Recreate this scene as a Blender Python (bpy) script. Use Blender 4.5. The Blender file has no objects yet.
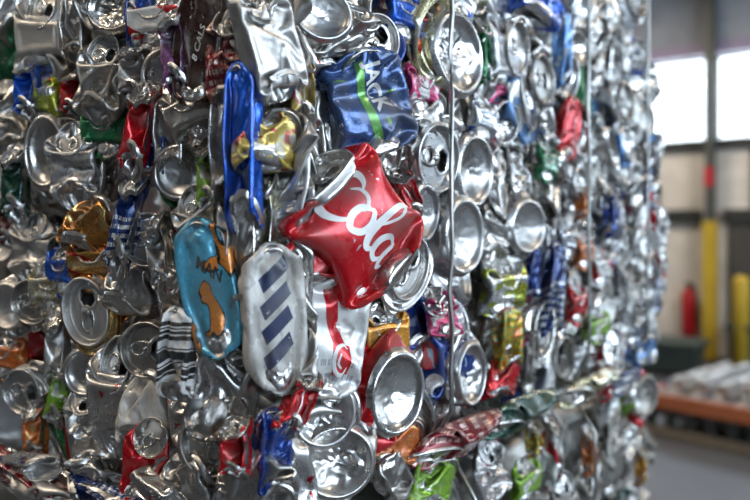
import bpy, bmesh, math, random, os, time
import numpy as np
from mathutils import Vector, Matrix, Euler
PI = math.pi
SC = bpy.context.scene
COL = SC.collection
T0 = time.time()

# ------------------------------------------------------------------ helpers
def link(o): COL.objects.link(o); return o
def tag(o, label=None, cat=None, group=None, kind=None):
    if label: o['label'] = label
    if cat: o['category'] = cat
    if group: o['group'] = group
    if kind: o['kind'] = kind
    return o
def empty(name, loc=(0, 0, 0)):
    o = bpy.data.objects.new(name, None); o.location = loc; o.empty_display_size = .02; return link(o)
def obj(name, bm, mat, parent=None, smooth=False):
    me = bpy.data.meshes.new(name); bm.to_mesh(me); bm.free()
    me.materials.append(mat)
    if smooth:
        for p in me.polygons: p.use_smooth = True
    o = link(bpy.data.objects.new(name, me))
    if parent: o.parent = parent; o.matrix_parent_inverse = parent.matrix_world.inverted() if parent.matrix_world != Matrix() else Matrix.Identity(4)
    return o
def bx(bm, lo, hi, bev=0):
    lo, hi = Vector(lo), Vector(hi); c = (lo+hi)/2; s = hi-lo
    r = bmesh.ops.create_cube(bm, size=1, matrix=Matrix.Translation(c) @ Matrix.Diagonal((*s, 1)))
    if bev:
        es = list({e for v in r['verts'] for e in v.link_edges})
        bmesh.ops.bevel(bm, geom=es, offset=bev, segments=2, affect='EDGES', profile=.5)
def box(name, lo, hi, mat, parent=None, bev=0):
    bm = bmesh.new(); bx(bm, lo, hi, bev); return obj(name, bm, mat, parent)
def lathe(bm, prof, c, seg=32, axis='Z'):
    rings = []
    for r, z in prof:
        ring = []
        for i in range(seg):
            a = 2*PI*i/seg; p = (r*math.cos(a), r*math.sin(a), z)
            if axis == 'Y': p = (p[0], p[2], p[1])
            if axis == 'X': p = (p[2], p[0], p[1])
            ring.append(bm.verts.new(Vector(p)+Vector(c)))
        rings.append(ring)
    for a, b in zip(rings, rings[1:]):
        for i in range(seg): bm.faces.new((a[i], a[(i+1) % seg], b[(i+1) % seg], b[i]))
    bm.faces.new(rings[0][::-1]); bm.faces.new(rings[-1])
def tube(bm, pts, r, seg=8, closed=False):
    pts = [Vector(p) for p in pts]; n = len(pts); rings = []
    up = Vector((0.13, 0.31, .94))
    for k, p in enumerate(pts):
        a = pts[(k-1) % n] if (k or closed) else p; b = pts[(k+1) % n] if (k < n-1 or closed) else p
        d = (b-a).normalized(); x = d.cross(up)
        if x.length < .2: x = d.cross(Vector((1, 0, 0)))
        x.normalize(); y = d.cross(x)
        rings.append([bm.verts.new(p+r*(math.cos(2*PI*i/seg)*x+math.sin(2*PI*i/seg)*y)) for i in range(seg)])
    m = n if closed else n-1
    for k in range(m):
        a, b = rings[k], rings[(k+1) % n]
        # keep the ring correspondence that twists least
        off = min(range(seg), key=lambda s: (a[0].co-b[s].co).length)
        for i in range(seg): bm.faces.new((a[i], a[(i+1) % seg], b[(i+1+off) % seg], b[(i+off) % seg]))
    if not closed: bm.faces.new(rings[0][::-1]); bm.faces.new(rings[-1])

# ------------------------------------------------------------------ materials
class NT:
    def __init__(s, name):
        s.m = bpy.data.materials.new(name); s.m.use_nodes = True; s.t = s.m.node_tree; s.n = s.t.nodes
        s.b = s.n['Principled BSDF']
    def node(s, typ, ins={}, **kw):
        q = s.n.new(typ)
        for k, v in kw.items(): setattr(q, k, v)
        for k, v in ins.items(): s.put(q.inputs[k], v)
        return q
    def put(s, sock, v):
        if isinstance(v, bpy.types.NodeSocket): s.t.links.new(v, sock)
        else:
            if isinstance(v, tuple) and len(v) == 3: v = (*v, 1) if sock.type == 'RGBA' else v
            sock.default_value = v
    def math(s, op, a, b=0.0, c=None, clamp=False):
        q = s.node('ShaderNodeMath', operation=op, use_clamp=clamp); s.put(q.inputs[0], a); s.put(q.inputs[1], b)
        if c is not None: s.put(q.inputs[2], c)
        return q.outputs[0]
    def mix(s, f, a, b):
        q = s.node('ShaderNodeMix', data_type='RGBA'); s.put(q.inputs[0], f); s.put(q.inputs[6], a); s.put(q.inputs[7], b); return q.outputs[2]
    def mixf(s, f, a, b):
        q = s.node('ShaderNodeMix'); s.put(q.inputs[0], f); s.put(q.inputs[2], a); s.put(q.inputs[3], b); return q.outputs[0]
    def noise(s, vec, scale, detail=3, rough=.55, dist=0):
        q = s.node('ShaderNodeTexNoise', {'Scale': scale, 'Detail': float(detail), 'Roughness': rough, 'Distortion': float(dist)})
        if vec is not None: s.t.links.new(vec, q.inputs['Vector'])
        return q.outputs['Fac']
    def ramp(s, v, lo, hi):
        q = s.node('ShaderNodeMapRange', {0: v, 1: lo, 2: hi, 3: 0.0, 4: 1.0}); q.clamp = True; return q.outputs[0]

ALU = (.60, .57, .53)
def plain(name, c, rough=.6, met=0, nscale=0, namp=.15, bump=0, emit=None):
    T = NT(name); b = T.b
    co = T.node('ShaderNodeTexCoord').outputs['Object']
    if nscale:
        f = T.noise(co, nscale, 5)
        T.put(b.inputs['Base Color'], T.mix(f, tuple(x*(1-namp) for x in c), tuple(min(1, x*(1+namp)) for x in c)))
        if bump:
            T.put(b.inputs['Normal'], T.node('ShaderNodeBump', {'Strength': .4, 'Distance': bump, 'Height': f}).outputs[0])
    else: T.put(b.inputs['Base Color'], c)
    b.inputs['Roughness'].default_value = rough; b.inputs['Metallic'].default_value = met
    return T.m
def can_finish(T, col, met, rough, label=True, tint2=None):
    """dirt, scuffs down to bare metal, bare inside, fine foil bumps"""
    co = T.node('ShaderNodeTexCoord').outputs['Object']
    inf = T.node('ShaderNodeObjectInfo').outputs['Random']
    sh = T.node('ShaderNodeVectorMath', {0: co, 1: T.node('ShaderNodeCombineXYZ', {0: inf, 1: inf, 2: inf}).outputs[0]}, operation='ADD').outputs[0]
    n1 = T.noise(sh, 38., 4); n2 = T.noise(sh, 260., 3, .6); n3 = T.noise(sh, 95., 3, .6, 1.5)
    tint = T.mix(inf, tint2 or ALU, tint2 or (.66, .65, .64))
    if label:
        scuff = T.math('MULTIPLY', T.ramp(n3, .66, .70), T.ramp(n2, .42, .55))
        back = T.node('ShaderNodeNewGeometry').outputs['Backfacing']
        bare = T.math('MAXIMUM', scuff, back)
        col = T.mix(bare, col, tint); met = T.mixf(bare, met, 1.0); rough = T.mixf(bare, rough, .3)
    else: col = tint
    dirt = T.ramp(n1, .46, .72)
    col = T.mix(T.math('MULTIPLY', dirt, .6), col, (.13, .115, .095))
    rough = T.math('ADD', rough, T.math('MULTIPLY', dirt, .22))
    rough = T.math('ADD', rough, T.math('MULTIPLY', T.math('SUBTRACT', n2, .5), .2))
    T.put(T.b.inputs['Base Color'], col); T.put(T.b.inputs['Metallic'], met); T.put(T.b.inputs['Roughness'], rough)
    bp = T.node('ShaderNodeBump', {'Strength': .5, 'Distance': .0004, 'Height': n3})
    bp2 = T.node('ShaderNodeBump', {'Strength': .25, 'Distance': .00012, 'Height': n2}); T.t.links.new(bp.outputs[0], bp2.inputs['Normal'])
    T.put(T.b.inputs['Normal'], bp2.outputs[0])
    return T.m
def alu(name, rough=.3, col=None):
    T = NT(name); return can_finish(T, col or ALU, 1.0, rough, label=False, tint2=col)
def uvs(T):
    uv = T.node('ShaderNodeUVMap').outputs[0]; sp = T.node('ShaderNodeSeparateXYZ', {0: uv}); return uv, sp.outputs[0], sp.outputs[1]
def paint(name, base, layers=(), met=.45, rough=.26, coat=.25):
    """printed can. layers: (colour, kind, params)   kinds: band v0 v1 | vert u0 u1 | diag freq duty | blob scale thr seed | text scale | bars | rect u0 u1 v0 v1 | spot u v r"""
    T = NT(name); uv, U, V = uvs(T); col = base
    for c, kind, *p in layers:
        if kind == 'band': f = T.math('MULTIPLY', T.math('GREATER_THAN', V, p[0]), T.math('LESS_THAN', V, p[1]))
        elif kind == 'vert': f = T.math('MULTIPLY', T.math('GREATER_THAN', T.math('FRACT', T.math('ADD', U, 1-p[0])), 0.0), T.math('LESS_THAN', T.math('FRACT', T.math('ADD', U, 1-p[0])), p[1]-p[0]))
        elif kind == 'diag': f = T.math('LESS_THAN', T.math('FRACT', T.math('ADD', T.math('MULTIPLY', U, p[0]*2.), T.math('MULTIPLY', V, p[2] if len(p) > 2 else p[0]))), p[1])
        elif kind == 'blob':
            mp = T.node('ShaderNodeMapping', {'Vector': uv, 'Location': (p[2], p[2]*.7, 0.), 'Scale': (1.8, 1., 1.)}).outputs[0]
            f = T.ramp(T.noise(mp, p[0], 2, .5, .6), p[1], p[1]+.012)
        elif kind == 'edge':   # dark outline round a blob of the same scale, threshold and seed
            mp = T.node('ShaderNodeMapping', {'Vector': uv, 'Location': (p[2], p[2]*.7, 0.), 'Scale': (1.8, 1., 1.)}).outputs[0]
            f = T.math('LESS_THAN', T.math('ABSOLUTE', T.math('SUBTRACT', T.noise(mp, p[0], 2, .5, .6), p[1])), p[3])
        elif kind == 'text':   # lines of small print too fine to read
            ln = T.math('LESS_THAN', T.math('FRACT', T.math('MULTIPLY', V, p[0])), .5)
            w = T.node('ShaderNodeCombineXYZ', {0: T.math('MULTIPLY', U, p[0]*5.), 1: T.math('FLOOR', T.math('MULTIPLY', V, p[0])), 2: 0.}).outputs[0]
            wd = T.ramp(T.noise(w, 1.7, 2, .7), .49, .51)
            f = T.math('MULTIPLY', ln, wd)
            if len(p) > 1:
                f = T.math('MULTIPLY', f, T.math('MULTIPLY', T.math('GREATER_THAN', V, p[1]), T.math('LESS_THAN', V, p[2])))
        elif kind == 'bars':
            w = T.node('ShaderNodeCombineXYZ', {0: 0., 1: T.math('FLOOR', T.math('MULTIPLY', V, p[0])), 2: 0.}).outputs[0]
            q = T.node('ShaderNodeTexWhiteNoise', noise_dimensions='3D'); T.put(q.inputs[0], w)
            f = T.math('GREATER_THAN', q.outputs[0], .45)
            f = T.math('MULTIPLY', f, T.math('MULTIPLY', T.math('GREATER_THAN', V, .2), T.math('LESS_THAN', V, .84)))
        elif kind == 'spot':
            du = T.math('MULTIPLY', T.math('SUBTRACT', U, p[0]), 1.9); dv = T.math('SUBTRACT', V, p[1])
            d = T.math('SQRT', T.math('ADD', T.math('MULTIPLY', du, du), T.math('MULTIPLY', dv, dv)))
            f = T.math('LESS_THAN', d, p[2])
        col = T.mix(f, col, c)
    T.b.inputs['Coat Weight'].default_value = coat; T.b.inputs['Coat Roughness'].default_value = .12
    return can_finish(T, col, met, rough)

W = (.72, .71, .68); BLK = (.02, .02, .02)
MAT = {
 'alu': alu('bare_aluminium', .29), 'alu_dull': alu('dull_aluminium', .42), 'alu_shaded': alu('shaded_aluminium', .50, (.33, .31, .28)), 'alu_bright': alu('bright_aluminium', .24),  # the darker base colour carries the shade of the lower bale
 'red': paint('red_print', (.50, .006, .012)), 'coke': paint('cola_red', (.52, .005, .012), met=.3, rough=.25),
 'darkred': paint('maroon_print', (.16, .008, .012), [((.5, .35, .3), 'text', 9.)]),
 'brown': paint('brown_print', (.035, .012, .01), met=.4),
 'blue': paint('blue_print', (.012, .05, .26), [(W, 'blob', 3., .66, 2.)]),
 'royal': paint('royal_blue_print', (.01, .09, .48), met=.6),
 'navy': paint('navy_print', (.01, .03, .13), [(W, 'text', 13., .1, .6)]),
 'ltblue': paint('pale_blue_print', (.10, .25, .52), [(W, 'blob', 5., .6, 4.)]),
 'pepsi': paint('blue_red_print', (.012, .04, .2), [((.5, .01, .02), 'spot', .3, .55, .13), (W, 'spot', .36, .3, .10), ((.35, .45, .6), 'blob', 6., .62, 1.)]),
 'jack': paint('slate_blue_print', (.035, .075, .19), [((.16, .36, .06), 'blob', 3.4, .67, 3.)], met=.5),
 'green': paint('green_print', (.015, .16, .06)), 'lime': paint('lime_print', (.22, .42, .03), [(W, 'blob', 4., .62, 5.)]),
 'limesilver': paint('silver_lime_print', (.6, .6, .56), [((.42, .46, .04), 'blob', 3.5, .52, 7.), ((.5, .02, .04), 'blob', 8., .68, 2.)], met=.75),
 'darkgreen': paint('dark_green_print', (.012, .05, .03), [((.1, .25, .25), 'blob', 4., .6, 8.)]),
 'teal': paint('teal_print', (.02, .22, .26)),
 'gold': paint('copper_gold_print', (.50, .21, .045), [((.6, .42, .16), 'blob', 4., .56, 1.)], met=.85, rough=.22),
 'goldred': paint('gold_red_print', (.52, .26, .07), [((.48, .01, .01), 'diag', 1.5, .18, 4.), ((.7, .5, .25), 'band', .46, .54)], met=.85, rough=.22),
 'paleg': paint('pale_gold_print', (.42, .38, .22), [((.6, .58, .48), 'blob', 5., .5, 6.)], met=.8),
 'yellow': paint('yellow_print', (.60, .38, .03), [((.5, .1, .02), 'blob', 6., .58, 3.), ((.1, .3, .1), 'text', 9.)]),
 'floral': paint('yellow_floral_print', (.58, .42, .10), [((.62, .58, .48), 'blob', 4., .54, 2.), ((.42, .05, .04), 'blob', 6., .60, 9.)], met=.4),
 'orange': paint('orange_print', (.58, .15, .03), [((.62, .34, .12), 'blob', 5., .60, 9.)]),
 'orangeyellow': paint('amber_print', (.66, .30, .035), [((.08, .2, .05), 'blob', 3., .68, 1.), (BLK, 'edge', 4., .5, 4., .007)]),
 'cyanorange': paint('sky_blue_orange_print', (.09, .36, .52), [((.62, .22, .04), 'blob', 2.6, .57, 3.3), (BLK, 'edge', 2.6, .57, 3.3, .012)], met=.35),
 'white': paint('white_print', W, [((.35, .35, .37), 'text', 8., .1, .3)], met=.3, rough=.35),
 'whitered': paint('white_red_print', W, [((.5, .006, .015), 'diag', 1., .27, 1.5)], met=.35, rough=.3),
 'whitenavy': paint('white_navy_print', (.58, .56, .52), [((.42, .40, .37), 'blob', 7., .56, 2.)], met=.2, rough=.46, coat=.05),
 'barcode': paint('barcode_print', (.70, .69, .67), [(BLK, 'bars', 58.), ], met=.1, rough=.4),
 'whitewhite': paint('worn_white_print', (.62, .60, .56), [((.4, .36, .3), 'blob', 5., .6, 3.)], met=.15, rough=.5),
 'mauve': paint('mauve_print', (.28, .10, .24), [((.5, .38, .5), 'blob', 5., .56, 2.)], met=.6),
 'pink': paint('pink_print', (.55, .04, .16), [(W, 'blob', 5., .56, 3.)]),
 'silverred': paint('silver_red_print', (.62, .60, .58), [((.5, .01, .02), 'blob', 7., .63, 4.), ], met=.9),
 'silverblue': paint('silver_blue_print', (.60, .62, .66), [((.02, .07, .35), 'blob', 4., .60, 8.)], met=.9),
 'silvertext': paint('silver_small_print', (.62, .61, .60), [((.28, .28, .28), 'text', 11.)], met=.8, rough=.34),
 'redyellow': paint('red_yellow_print', (.52, .03, .015), [((.62, .36, .04), 'blob', 4., .54, 2.), (W, 'blob', 6., .64, 5.)]),
}
DEC = {'navy': paint('navy_ink', (.025, .035, .09), met=.1, rough=.35), 'white': paint('white_ink', (.80, .79, .77), met=.05, rough=.3), 'black': paint('black_ink', (.012, .012, .012), met=0., rough=.4),
       'green': paint('green_ink', (.12, .34, .07), met=.4), 'red': paint('red_ink', (.52, .006, .012), met=.3),
       'grey': paint('grey_ink', (.42, .42, .42), met=.3)}

# ------------------------------------------------------------------ crushing cans: an inextensible foil between closing plates
N = 60
def _profile():
    P = [(1.5, -4.5), (6, -4.5), (11, -4.5), (16, -4.5), (20.5, -4.8), (23.3, -6.5), (24.6, -3), (26.3, 0), (27.6, -3), (29.5, -7), (32, -11)]
    z = -14.5
    while z > -103: P.append((33, z)); z -= 3.45
    P += [(32.3, -106), (30, -110), (27.2, -114), (24.5, -117), (22, -114.5), (19, -111.5), (15, -109.5), (10, -108), (5.5, -107.3), (1.5, -107)]
    return np.array(P, float)
PROF = _profile(); M = len(PROF); LID = slice(0, 8); BASE = slice(M-7, M)
_a = np.arange(N)/N*2*PI
R0 = np.stack([PROF[:, :1]*np.cos(_a), PROF[:, :1]*np.sin(_a), np.repeat(PROF[:, 1:2]+58.5, N, 1)], -1)
def _rot(ax, ang): return np.array(Matrix.Rotation(ang, 3, Vector(ax)))
def _constraints():
    cs = []; al = np.arange(N)[None]; rows = np.arange(M)[:, None]
    def add(a, b, k): cs.append((a, b, np.sqrt(((R0[b]-R0[a])**2).sum(-1)), k))
    for c0 in (np.arange(0, N, 2), np.arange(1, N, 2)): add((rows, c0[None]), (rows, ((c0+1) % N)[None]), 1.)
    for r0 in (0, 1):
        r = np.arange(r0, M-1, 2)[:, None]
        add((r, al), (r+1, al), 1.); add((r, al), (r+1, (al+1) % N), .7); add((r, al), (r+1, (al-1) % N), .7)
    for g in range(4):
        c0 = np.array([c for c in range(N) if c % 4 == g]); add((rows, c0[None]), (rows, ((c0+2) % N)[None]), 'b')
    for g in range(4):
        r = np.array([q for q in range(M-2) if q % 4 == g])[:, None]; add((r, al), (r+2, al), 'b')
    return cs
CS = _constraints()
def _fit(X, sl):
    p = X[sl].reshape(-1, 3); q = R0[sl].reshape(-1, 3); pc = p.mean(0); qc = q.mean(0)
    U, s, Vt = np.linalg.svd((p-pc).T @ (q-qc)); D = np.diag([1, 1, np.sign(np.linalg.det(U @ Vt))])
    return U @ D @ Vt, pc, qc
def crush(seed, mode='side', thick=20, lidk=.6, basek=.6, bend=.04, steps=90, iters=10, tilt=.3, ndent=4, wide=(48, 75), spin=None, protect=True, dents=None, smooth=None, soft=1, hold=(), shear=(0, 0)):
    rng = np.random.RandomState(seed); X = R0.copy()
    if spin is None: spin = rng.uniform(0, 2*PI)
    X = X @ _rot((0, 0, 1), spin).T
    if mode == 'side':
        X = X @ _rot((1, 0, 0), -PI/2+rng.uniform(-tilt, tilt)*.5).T @ _rot((0, 0, 1), rng.uniform(-tilt, tilt)).T; z0 = 46
    else:
        X = X @ _rot((1, 0, 0), rng.uniform(-tilt, tilt)).T @ _rot((0, 1, 0), rng.uniform(-tilt, tilt)).T; z0 = 66
    # mirror partner across the flattening plane, to keep the front wall in front of the rear wall
    mid = X[15:25].mean(0); ang = np.arctan2(mid[:, 2], (mid[:, 0]*math.cos(0)))
    k0 = int(np.argmin(abs(mid[:, 2])+1e3*(mid[:, 0] < 0))); mir = (2*k0-np.arange(N)) % N; fr = mid[:, 2] > 0
    FR = np.where(fr)[0]; MR = mir[FR]; R0_ = _fit(X, slice(0, M))[0]
    HR = {q: _rot((rng.uniform(-1, 1), rng.uniform(-1, 1), .01), rng.uniform(.02, .12)) @ _rot((0, 0, 1), math.atan2(R0_[1, 0], R0_[0, 0])) for q in hold}
    X += rng.normal(0, .25, X.shape); V = np.zeros_like(X); D = []
    for i in range(ndent):
        a = rng.uniform(0, 2*PI); sg = rng.choice([-1, 1]); rad = rng.uniform(9, 22)
        if mode == 'side':
            c = np.array([rng.uniform(-28, 28), rng.uniform(-50, 50), sg*(46+rad)]); t = c*[.85, .85, 0]; t[2] = sg*(rad+rng.uniform(-2, 4))
        else: c = np.array([60*math.cos(a), 60*math.sin(a), rng.uniform(-50, 50)]); t = c*[.35, .35, 1]
        D.append((c, t, rad))
    for dd in (dents or []):
        c = np.array([dd[0], dd[1], 46.+dd[2]]); t = np.array([dd[0], dd[1], dd[2]+dd[3]]); D.append((c, t, dd[2]))
    body = slice(12, M-9)
    for s in range(steps):
        t = (s+1)/steps; e = min(1, t*1.12); h = z0+(thick/2-z0)*(e**.8)
        wx = 75+(wide[0]-75)*e; wy = 80+(wide[1]-80)*e
        V *= .9; P = X.copy(); X += V
        for it in range(iters):
            for a, b, L, k in CS:
                if k == 'b':
                    if it % 2: continue
                    k = bend
                d = X[b]-X[a]; l = np.sqrt((d*d).sum(-1))+1e-9; c = (k*.5*(l-L)/l)[..., None]*d
                X[a] += c; X[b] -= c
            for sl, kk, sg in ((LID, lidk, 1), (BASE, basek, -1)):
                if not kk: continue
                R, pc, qc = _fit(X, sl)
                if (0 if sg > 0 else 1) in HR and h < 60: R = HR[0 if sg > 0 else 1]; pc = pc+np.array([sg*shear[0], sg*shear[1], 0])*.002; pc[2] = sg*(h-6)
                g = (R0[sl].reshape(-1, 3)-qc) @ R.T+pc
                X[sl] += kk*(g.reshape(X[sl].shape)-X[sl])
                if protect and mode == 'end' and it % 2 == 0:
                    q = (X[body]-pc) @ R+qc; lim = 46 if sg > 0 else -40
                    r2 = q[..., 0]**2+q[..., 1]**2
                    m = (r2 < 26**2) & (q[..., 2]*sg > lim*sg) & (q[..., 2]*sg < lim*sg+30)
                    if m.any(): X[body] -= ((q[..., 2]-lim)*m*.6)[..., None]*R[:, 2]
            for c, tg, rad in D:
                cc = c+(tg-c)*min(1, t*1.3)
                if mode == 'end': cc = cc.copy(); cc[2] = tg[2]*h/66
                d = X-cc; l = np.sqrt((d*d).sum(-1)); m = l < rad
                if m.any(): X[m] += d[m]*((rad-l[m])/(l[m]+1e-6))[:, None]
            if mode == 'side' and it % 2 == 0:
                g = X[8:M-7, FR, 2]-X[8:M-7][:, MR, 2]; c = np.maximum(0, 1.2-g)*.5
                X[8:M-7, FR, 2] += c; X[8:M-7, MR, 2] -= c
            np.clip(X[..., 2], -h, h, out=X[..., 2]); np.clip(X[..., 0], -wx, wx, out=X[..., 0]); np.clip(X[..., 1], -wy, wy, out=X[..., 1])
        V = X-P; l = np.sqrt((V*V).sum(-1, keepdims=True)); V *= np.minimum(1, 3/(l+1e-6))
    for _ in range(soft):        # foil springs back a little: the sharpest kinks ease
        Y = X.copy(); Y[9:M-8] = X[9:M-8]*.5+.125*(X[8:M-9]+X[10:M-7]+np.roll(X, 1, 1)[9:M-8]+np.roll(X, -1, 1)[9:M-8]); X = Y
    for sx, sy, sr, n_, bl in (smooth or []):   # a taut panel
        fm = X[..., 2] > (X[..., 2].max()-14); w = np.clip(1.35-np.hypot(X[..., 0]-sx, X[..., 1]-sy)/sr, 0, 1)*fm; w[:9] = 0; w[M-8:] = 0; w = (w*w*(3-2*w))[..., None]
        for _ in range(n_):
            A = X.copy(); A[1:-1] = .25*(X[:-2]+X[2:]+np.roll(X, 1, 1)[1:-1]+np.roll(X, -1, 1)[1:-1]); X = X+w*(A-X)
        X = X+w*np.array([0, 0, bl])
    if mode == 'end':
        for sl, sg, lim, rr in ((LID, 1, 49.5, 26.8), (BASE, -1, -44., 25.)):   # whatever pushed through an end stays behind it
            R, pc, qc = _fit(X, sl); b = slice(10, M-9); q = (X[b]-pc) @ R+qc; r2 = np.hypot(q[..., 0], q[..., 1])
            m = (r2 < rr) & (q[..., 2]*sg > lim*sg); X[b] -= ((q[..., 2]-lim)*m)[..., None]*R[:, 2]
    return X-np.array([(X[..., k].max()+X[..., k].min())/2 for k in range(3)])

def _up(X):
    A = np.empty((X.shape[0], X.shape[1]*2, 3)); A[:, ::2] = X
    A[:, 1::2] = (9*(X+np.roll(X, -1, 1))-np.roll(X, 1, 1)-np.roll(X, -2, 1))/16
    X = A; B = np.empty((2*X.shape[0]-1, X.shape[1], 3)); B[::2] = X
    Q = np.concatenate([2*X[:1]-X[1:2], X, 2*X[-1:]-X[-2:-1]]); B[1::2] = (9*(Q[1:-2]+Q[2:-1])-Q[:-3]-Q[3:])/16
    return B
def _mesh(name, V, F, uv=None, mats=(), midx=None):
    me = bpy.data.meshes.new(name); F = np.asarray(F, np.int32); k = F.shape[1]
    me.vertices.add(len(V)); me.vertices.foreach_set('co', np.asarray(V, np.float32).ravel())
    me.loops.add(F.size); me.loops.foreach_set('vertex_index', F.ravel())
    me.polygons.add(len(F)); me.polygons.foreach_set('loop_start', np.arange(0, F.size, k, dtype=np.int32))
    me.polygons.foreach_set('use_smooth', np.ones(len(F), bool))
    if midx is not None: me.polygons.foreach_set('material_index', np.asarray(midx, np.int32))
    me.update(calc_edges=True)
    if uv is not None:
        l = me.uv_layers.new(name='UVMap'); l.data.foreach_set('uv', np.asarray(uv, np.float32).ravel())
    for m in mats: me.materials.append(m)
    me.validate(); return me
def _resid(X, sl):
    R, pc, qc = _fit(X, sl); res = X[sl]-((R0[sl].reshape(-1, 3)-qc) @ R.T+pc).reshape(X[sl].shape)
    rr = PROF[sl, 0]; o = np.argsort(rr); res = res[o]; rr = rr[o]
    def f(P):
        P = np.asarray(P, float); rho = np.hypot(P[:, 0], P[:, 1]); th = (np.arctan2(P[:, 1], P[:, 0]) % (2*PI))/(2*PI)*N
        j = np.clip(np.searchsorted(rr, rho)-1, 0, len(rr)-2); w = np.clip((rho-rr[j])/(rr[j+1]-rr[j]), 0, 1)[:, None]
        i = np.floor(th).astype(int) % N; i2 = (i+1) % N; u = (th-np.floor(th))[:, None]
        r = (res[j, i]*(1-u)+res[j, i2]*u)*(1-w)+(res[j+1, i]*(1-u)+res[j+1, i2]*u)*w
        Q = P.copy(); Q[:, 2] += 58.5
        return (Q-qc) @ R.T+pc+r*np.clip(rho/3, 0, 1)[:, None]
    return f
def _polar(prof, n, hfun=None):
    V = []; m = len(prof)
    for r, z in prof:
        for i in range(n):
            a = 2*PI*i/n; x, y = r*math.cos(a), r*math.sin(a); V.append((x, y, z+(hfun(x, y, r) if hfun else 0)))
    F = [(j*n+i, (j+1)*n+i, (j+1)*n+(i+1) % n, j*n+(i+1) % n) for j in range(m-1) for i in range(n)]
    return np.array(V), np.array(F)
def _lidh(x, y, r):
    d = math.hypot(x/10.5, (y+11)/8.8); h = .9*math.exp(-((d-1)/.13)**2)
    d2 = math.hypot(x/7, (y-15)/4.5); h -= 1.1*math.exp(-(d2**2)*1.2)
    return h if r < 21.5 else 0
LIDP = [(.3, -4.5)]+[(r, -4.5) for r in np.arange(1.3, 20.9, 1.25)]+[(21.6, -4.6), (22.3, -5.6), (23, -7), (23.7, -7), (24.2, -5.5), (24.5, -2.5), (24.6, .6), (25.1, 1.5), (25.9, 1.7), (26.7, 1.2), (27.0, 0), (26.8, -1.5)]
LV, LF = _polar(LIDP, 72, _lidh)
_c = LV[LF].mean(1); LHOLE = ~(np.hypot(_c[:, 0]/9.4, (_c[:, 1]+11)/7.7) < .93)
BASEP = [(r, -107-.0085*r*r*.0-2.6*(r/19)**2*1.9) for r in np.arange(.3, 20, 1.4)]+[(21, -113.2), (22, -115.5), (23, -117.2), (24, -117.9), (25, -117.6), (26, -116.2), (27.6, -113.6)]
BASEP = [(r, z) for r, z in BASEP][::1]
BV, BF = _polar(BASEP, 72)
BF = BF[:, ::-1]
def _tab():
    V, F = [], []; n = 40; prof = [(0, 0, .5), (.12, 0, 1.0), (.5, 0, 1.15), (.88, 0, 1.0), (1, 0, .5), (.9, 0, .05), (.5, 0, 0), (.1, 0, .05)]
    for k, (w, _, z) in enumerate(prof):
        for i in range(n):
            a = 2*PI*i/n; ox, oy = 8*math.copysign(abs(math.cos(a))**.85, math.cos(a)), 6+11.5*math.sin(a)
            ix, iy = 4.9*math.cos(a), 9.3+5.2*math.sin(a)
            V.append((ox+(ix-ox)*w, oy+(iy-oy)*w, -4.5+1.0+z*1.1+.10*max(0, oy)*.9*.35))
    m = len(prof)
    F = [(k*n+i, k*n+(i+1) % n, ((k+1) % m)*n+(i+1) % n, ((k+1) % m)*n+i) for k in range(m) for i in range(n)]
    b = len(V)
    for r, z in ((3.2, -3.0), (3.0, -1.6), (2.2, -1.0), (.2, -.8)):   # rivet
        for i in range(n): V.append((r*math.cos(2*PI*i/n), r*math.sin(2*PI*i/n), z))
    F += [(b+j*n+i, b+j*n+(i+1) % n, b+(j+1)*n+(i+1) % n, b+(j+1)*n+i) for j in range(3) for i in range(n)]
    return np.array(V, float), np.array(F)
TV, TF = _tab()
FINE_UV = None
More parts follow.
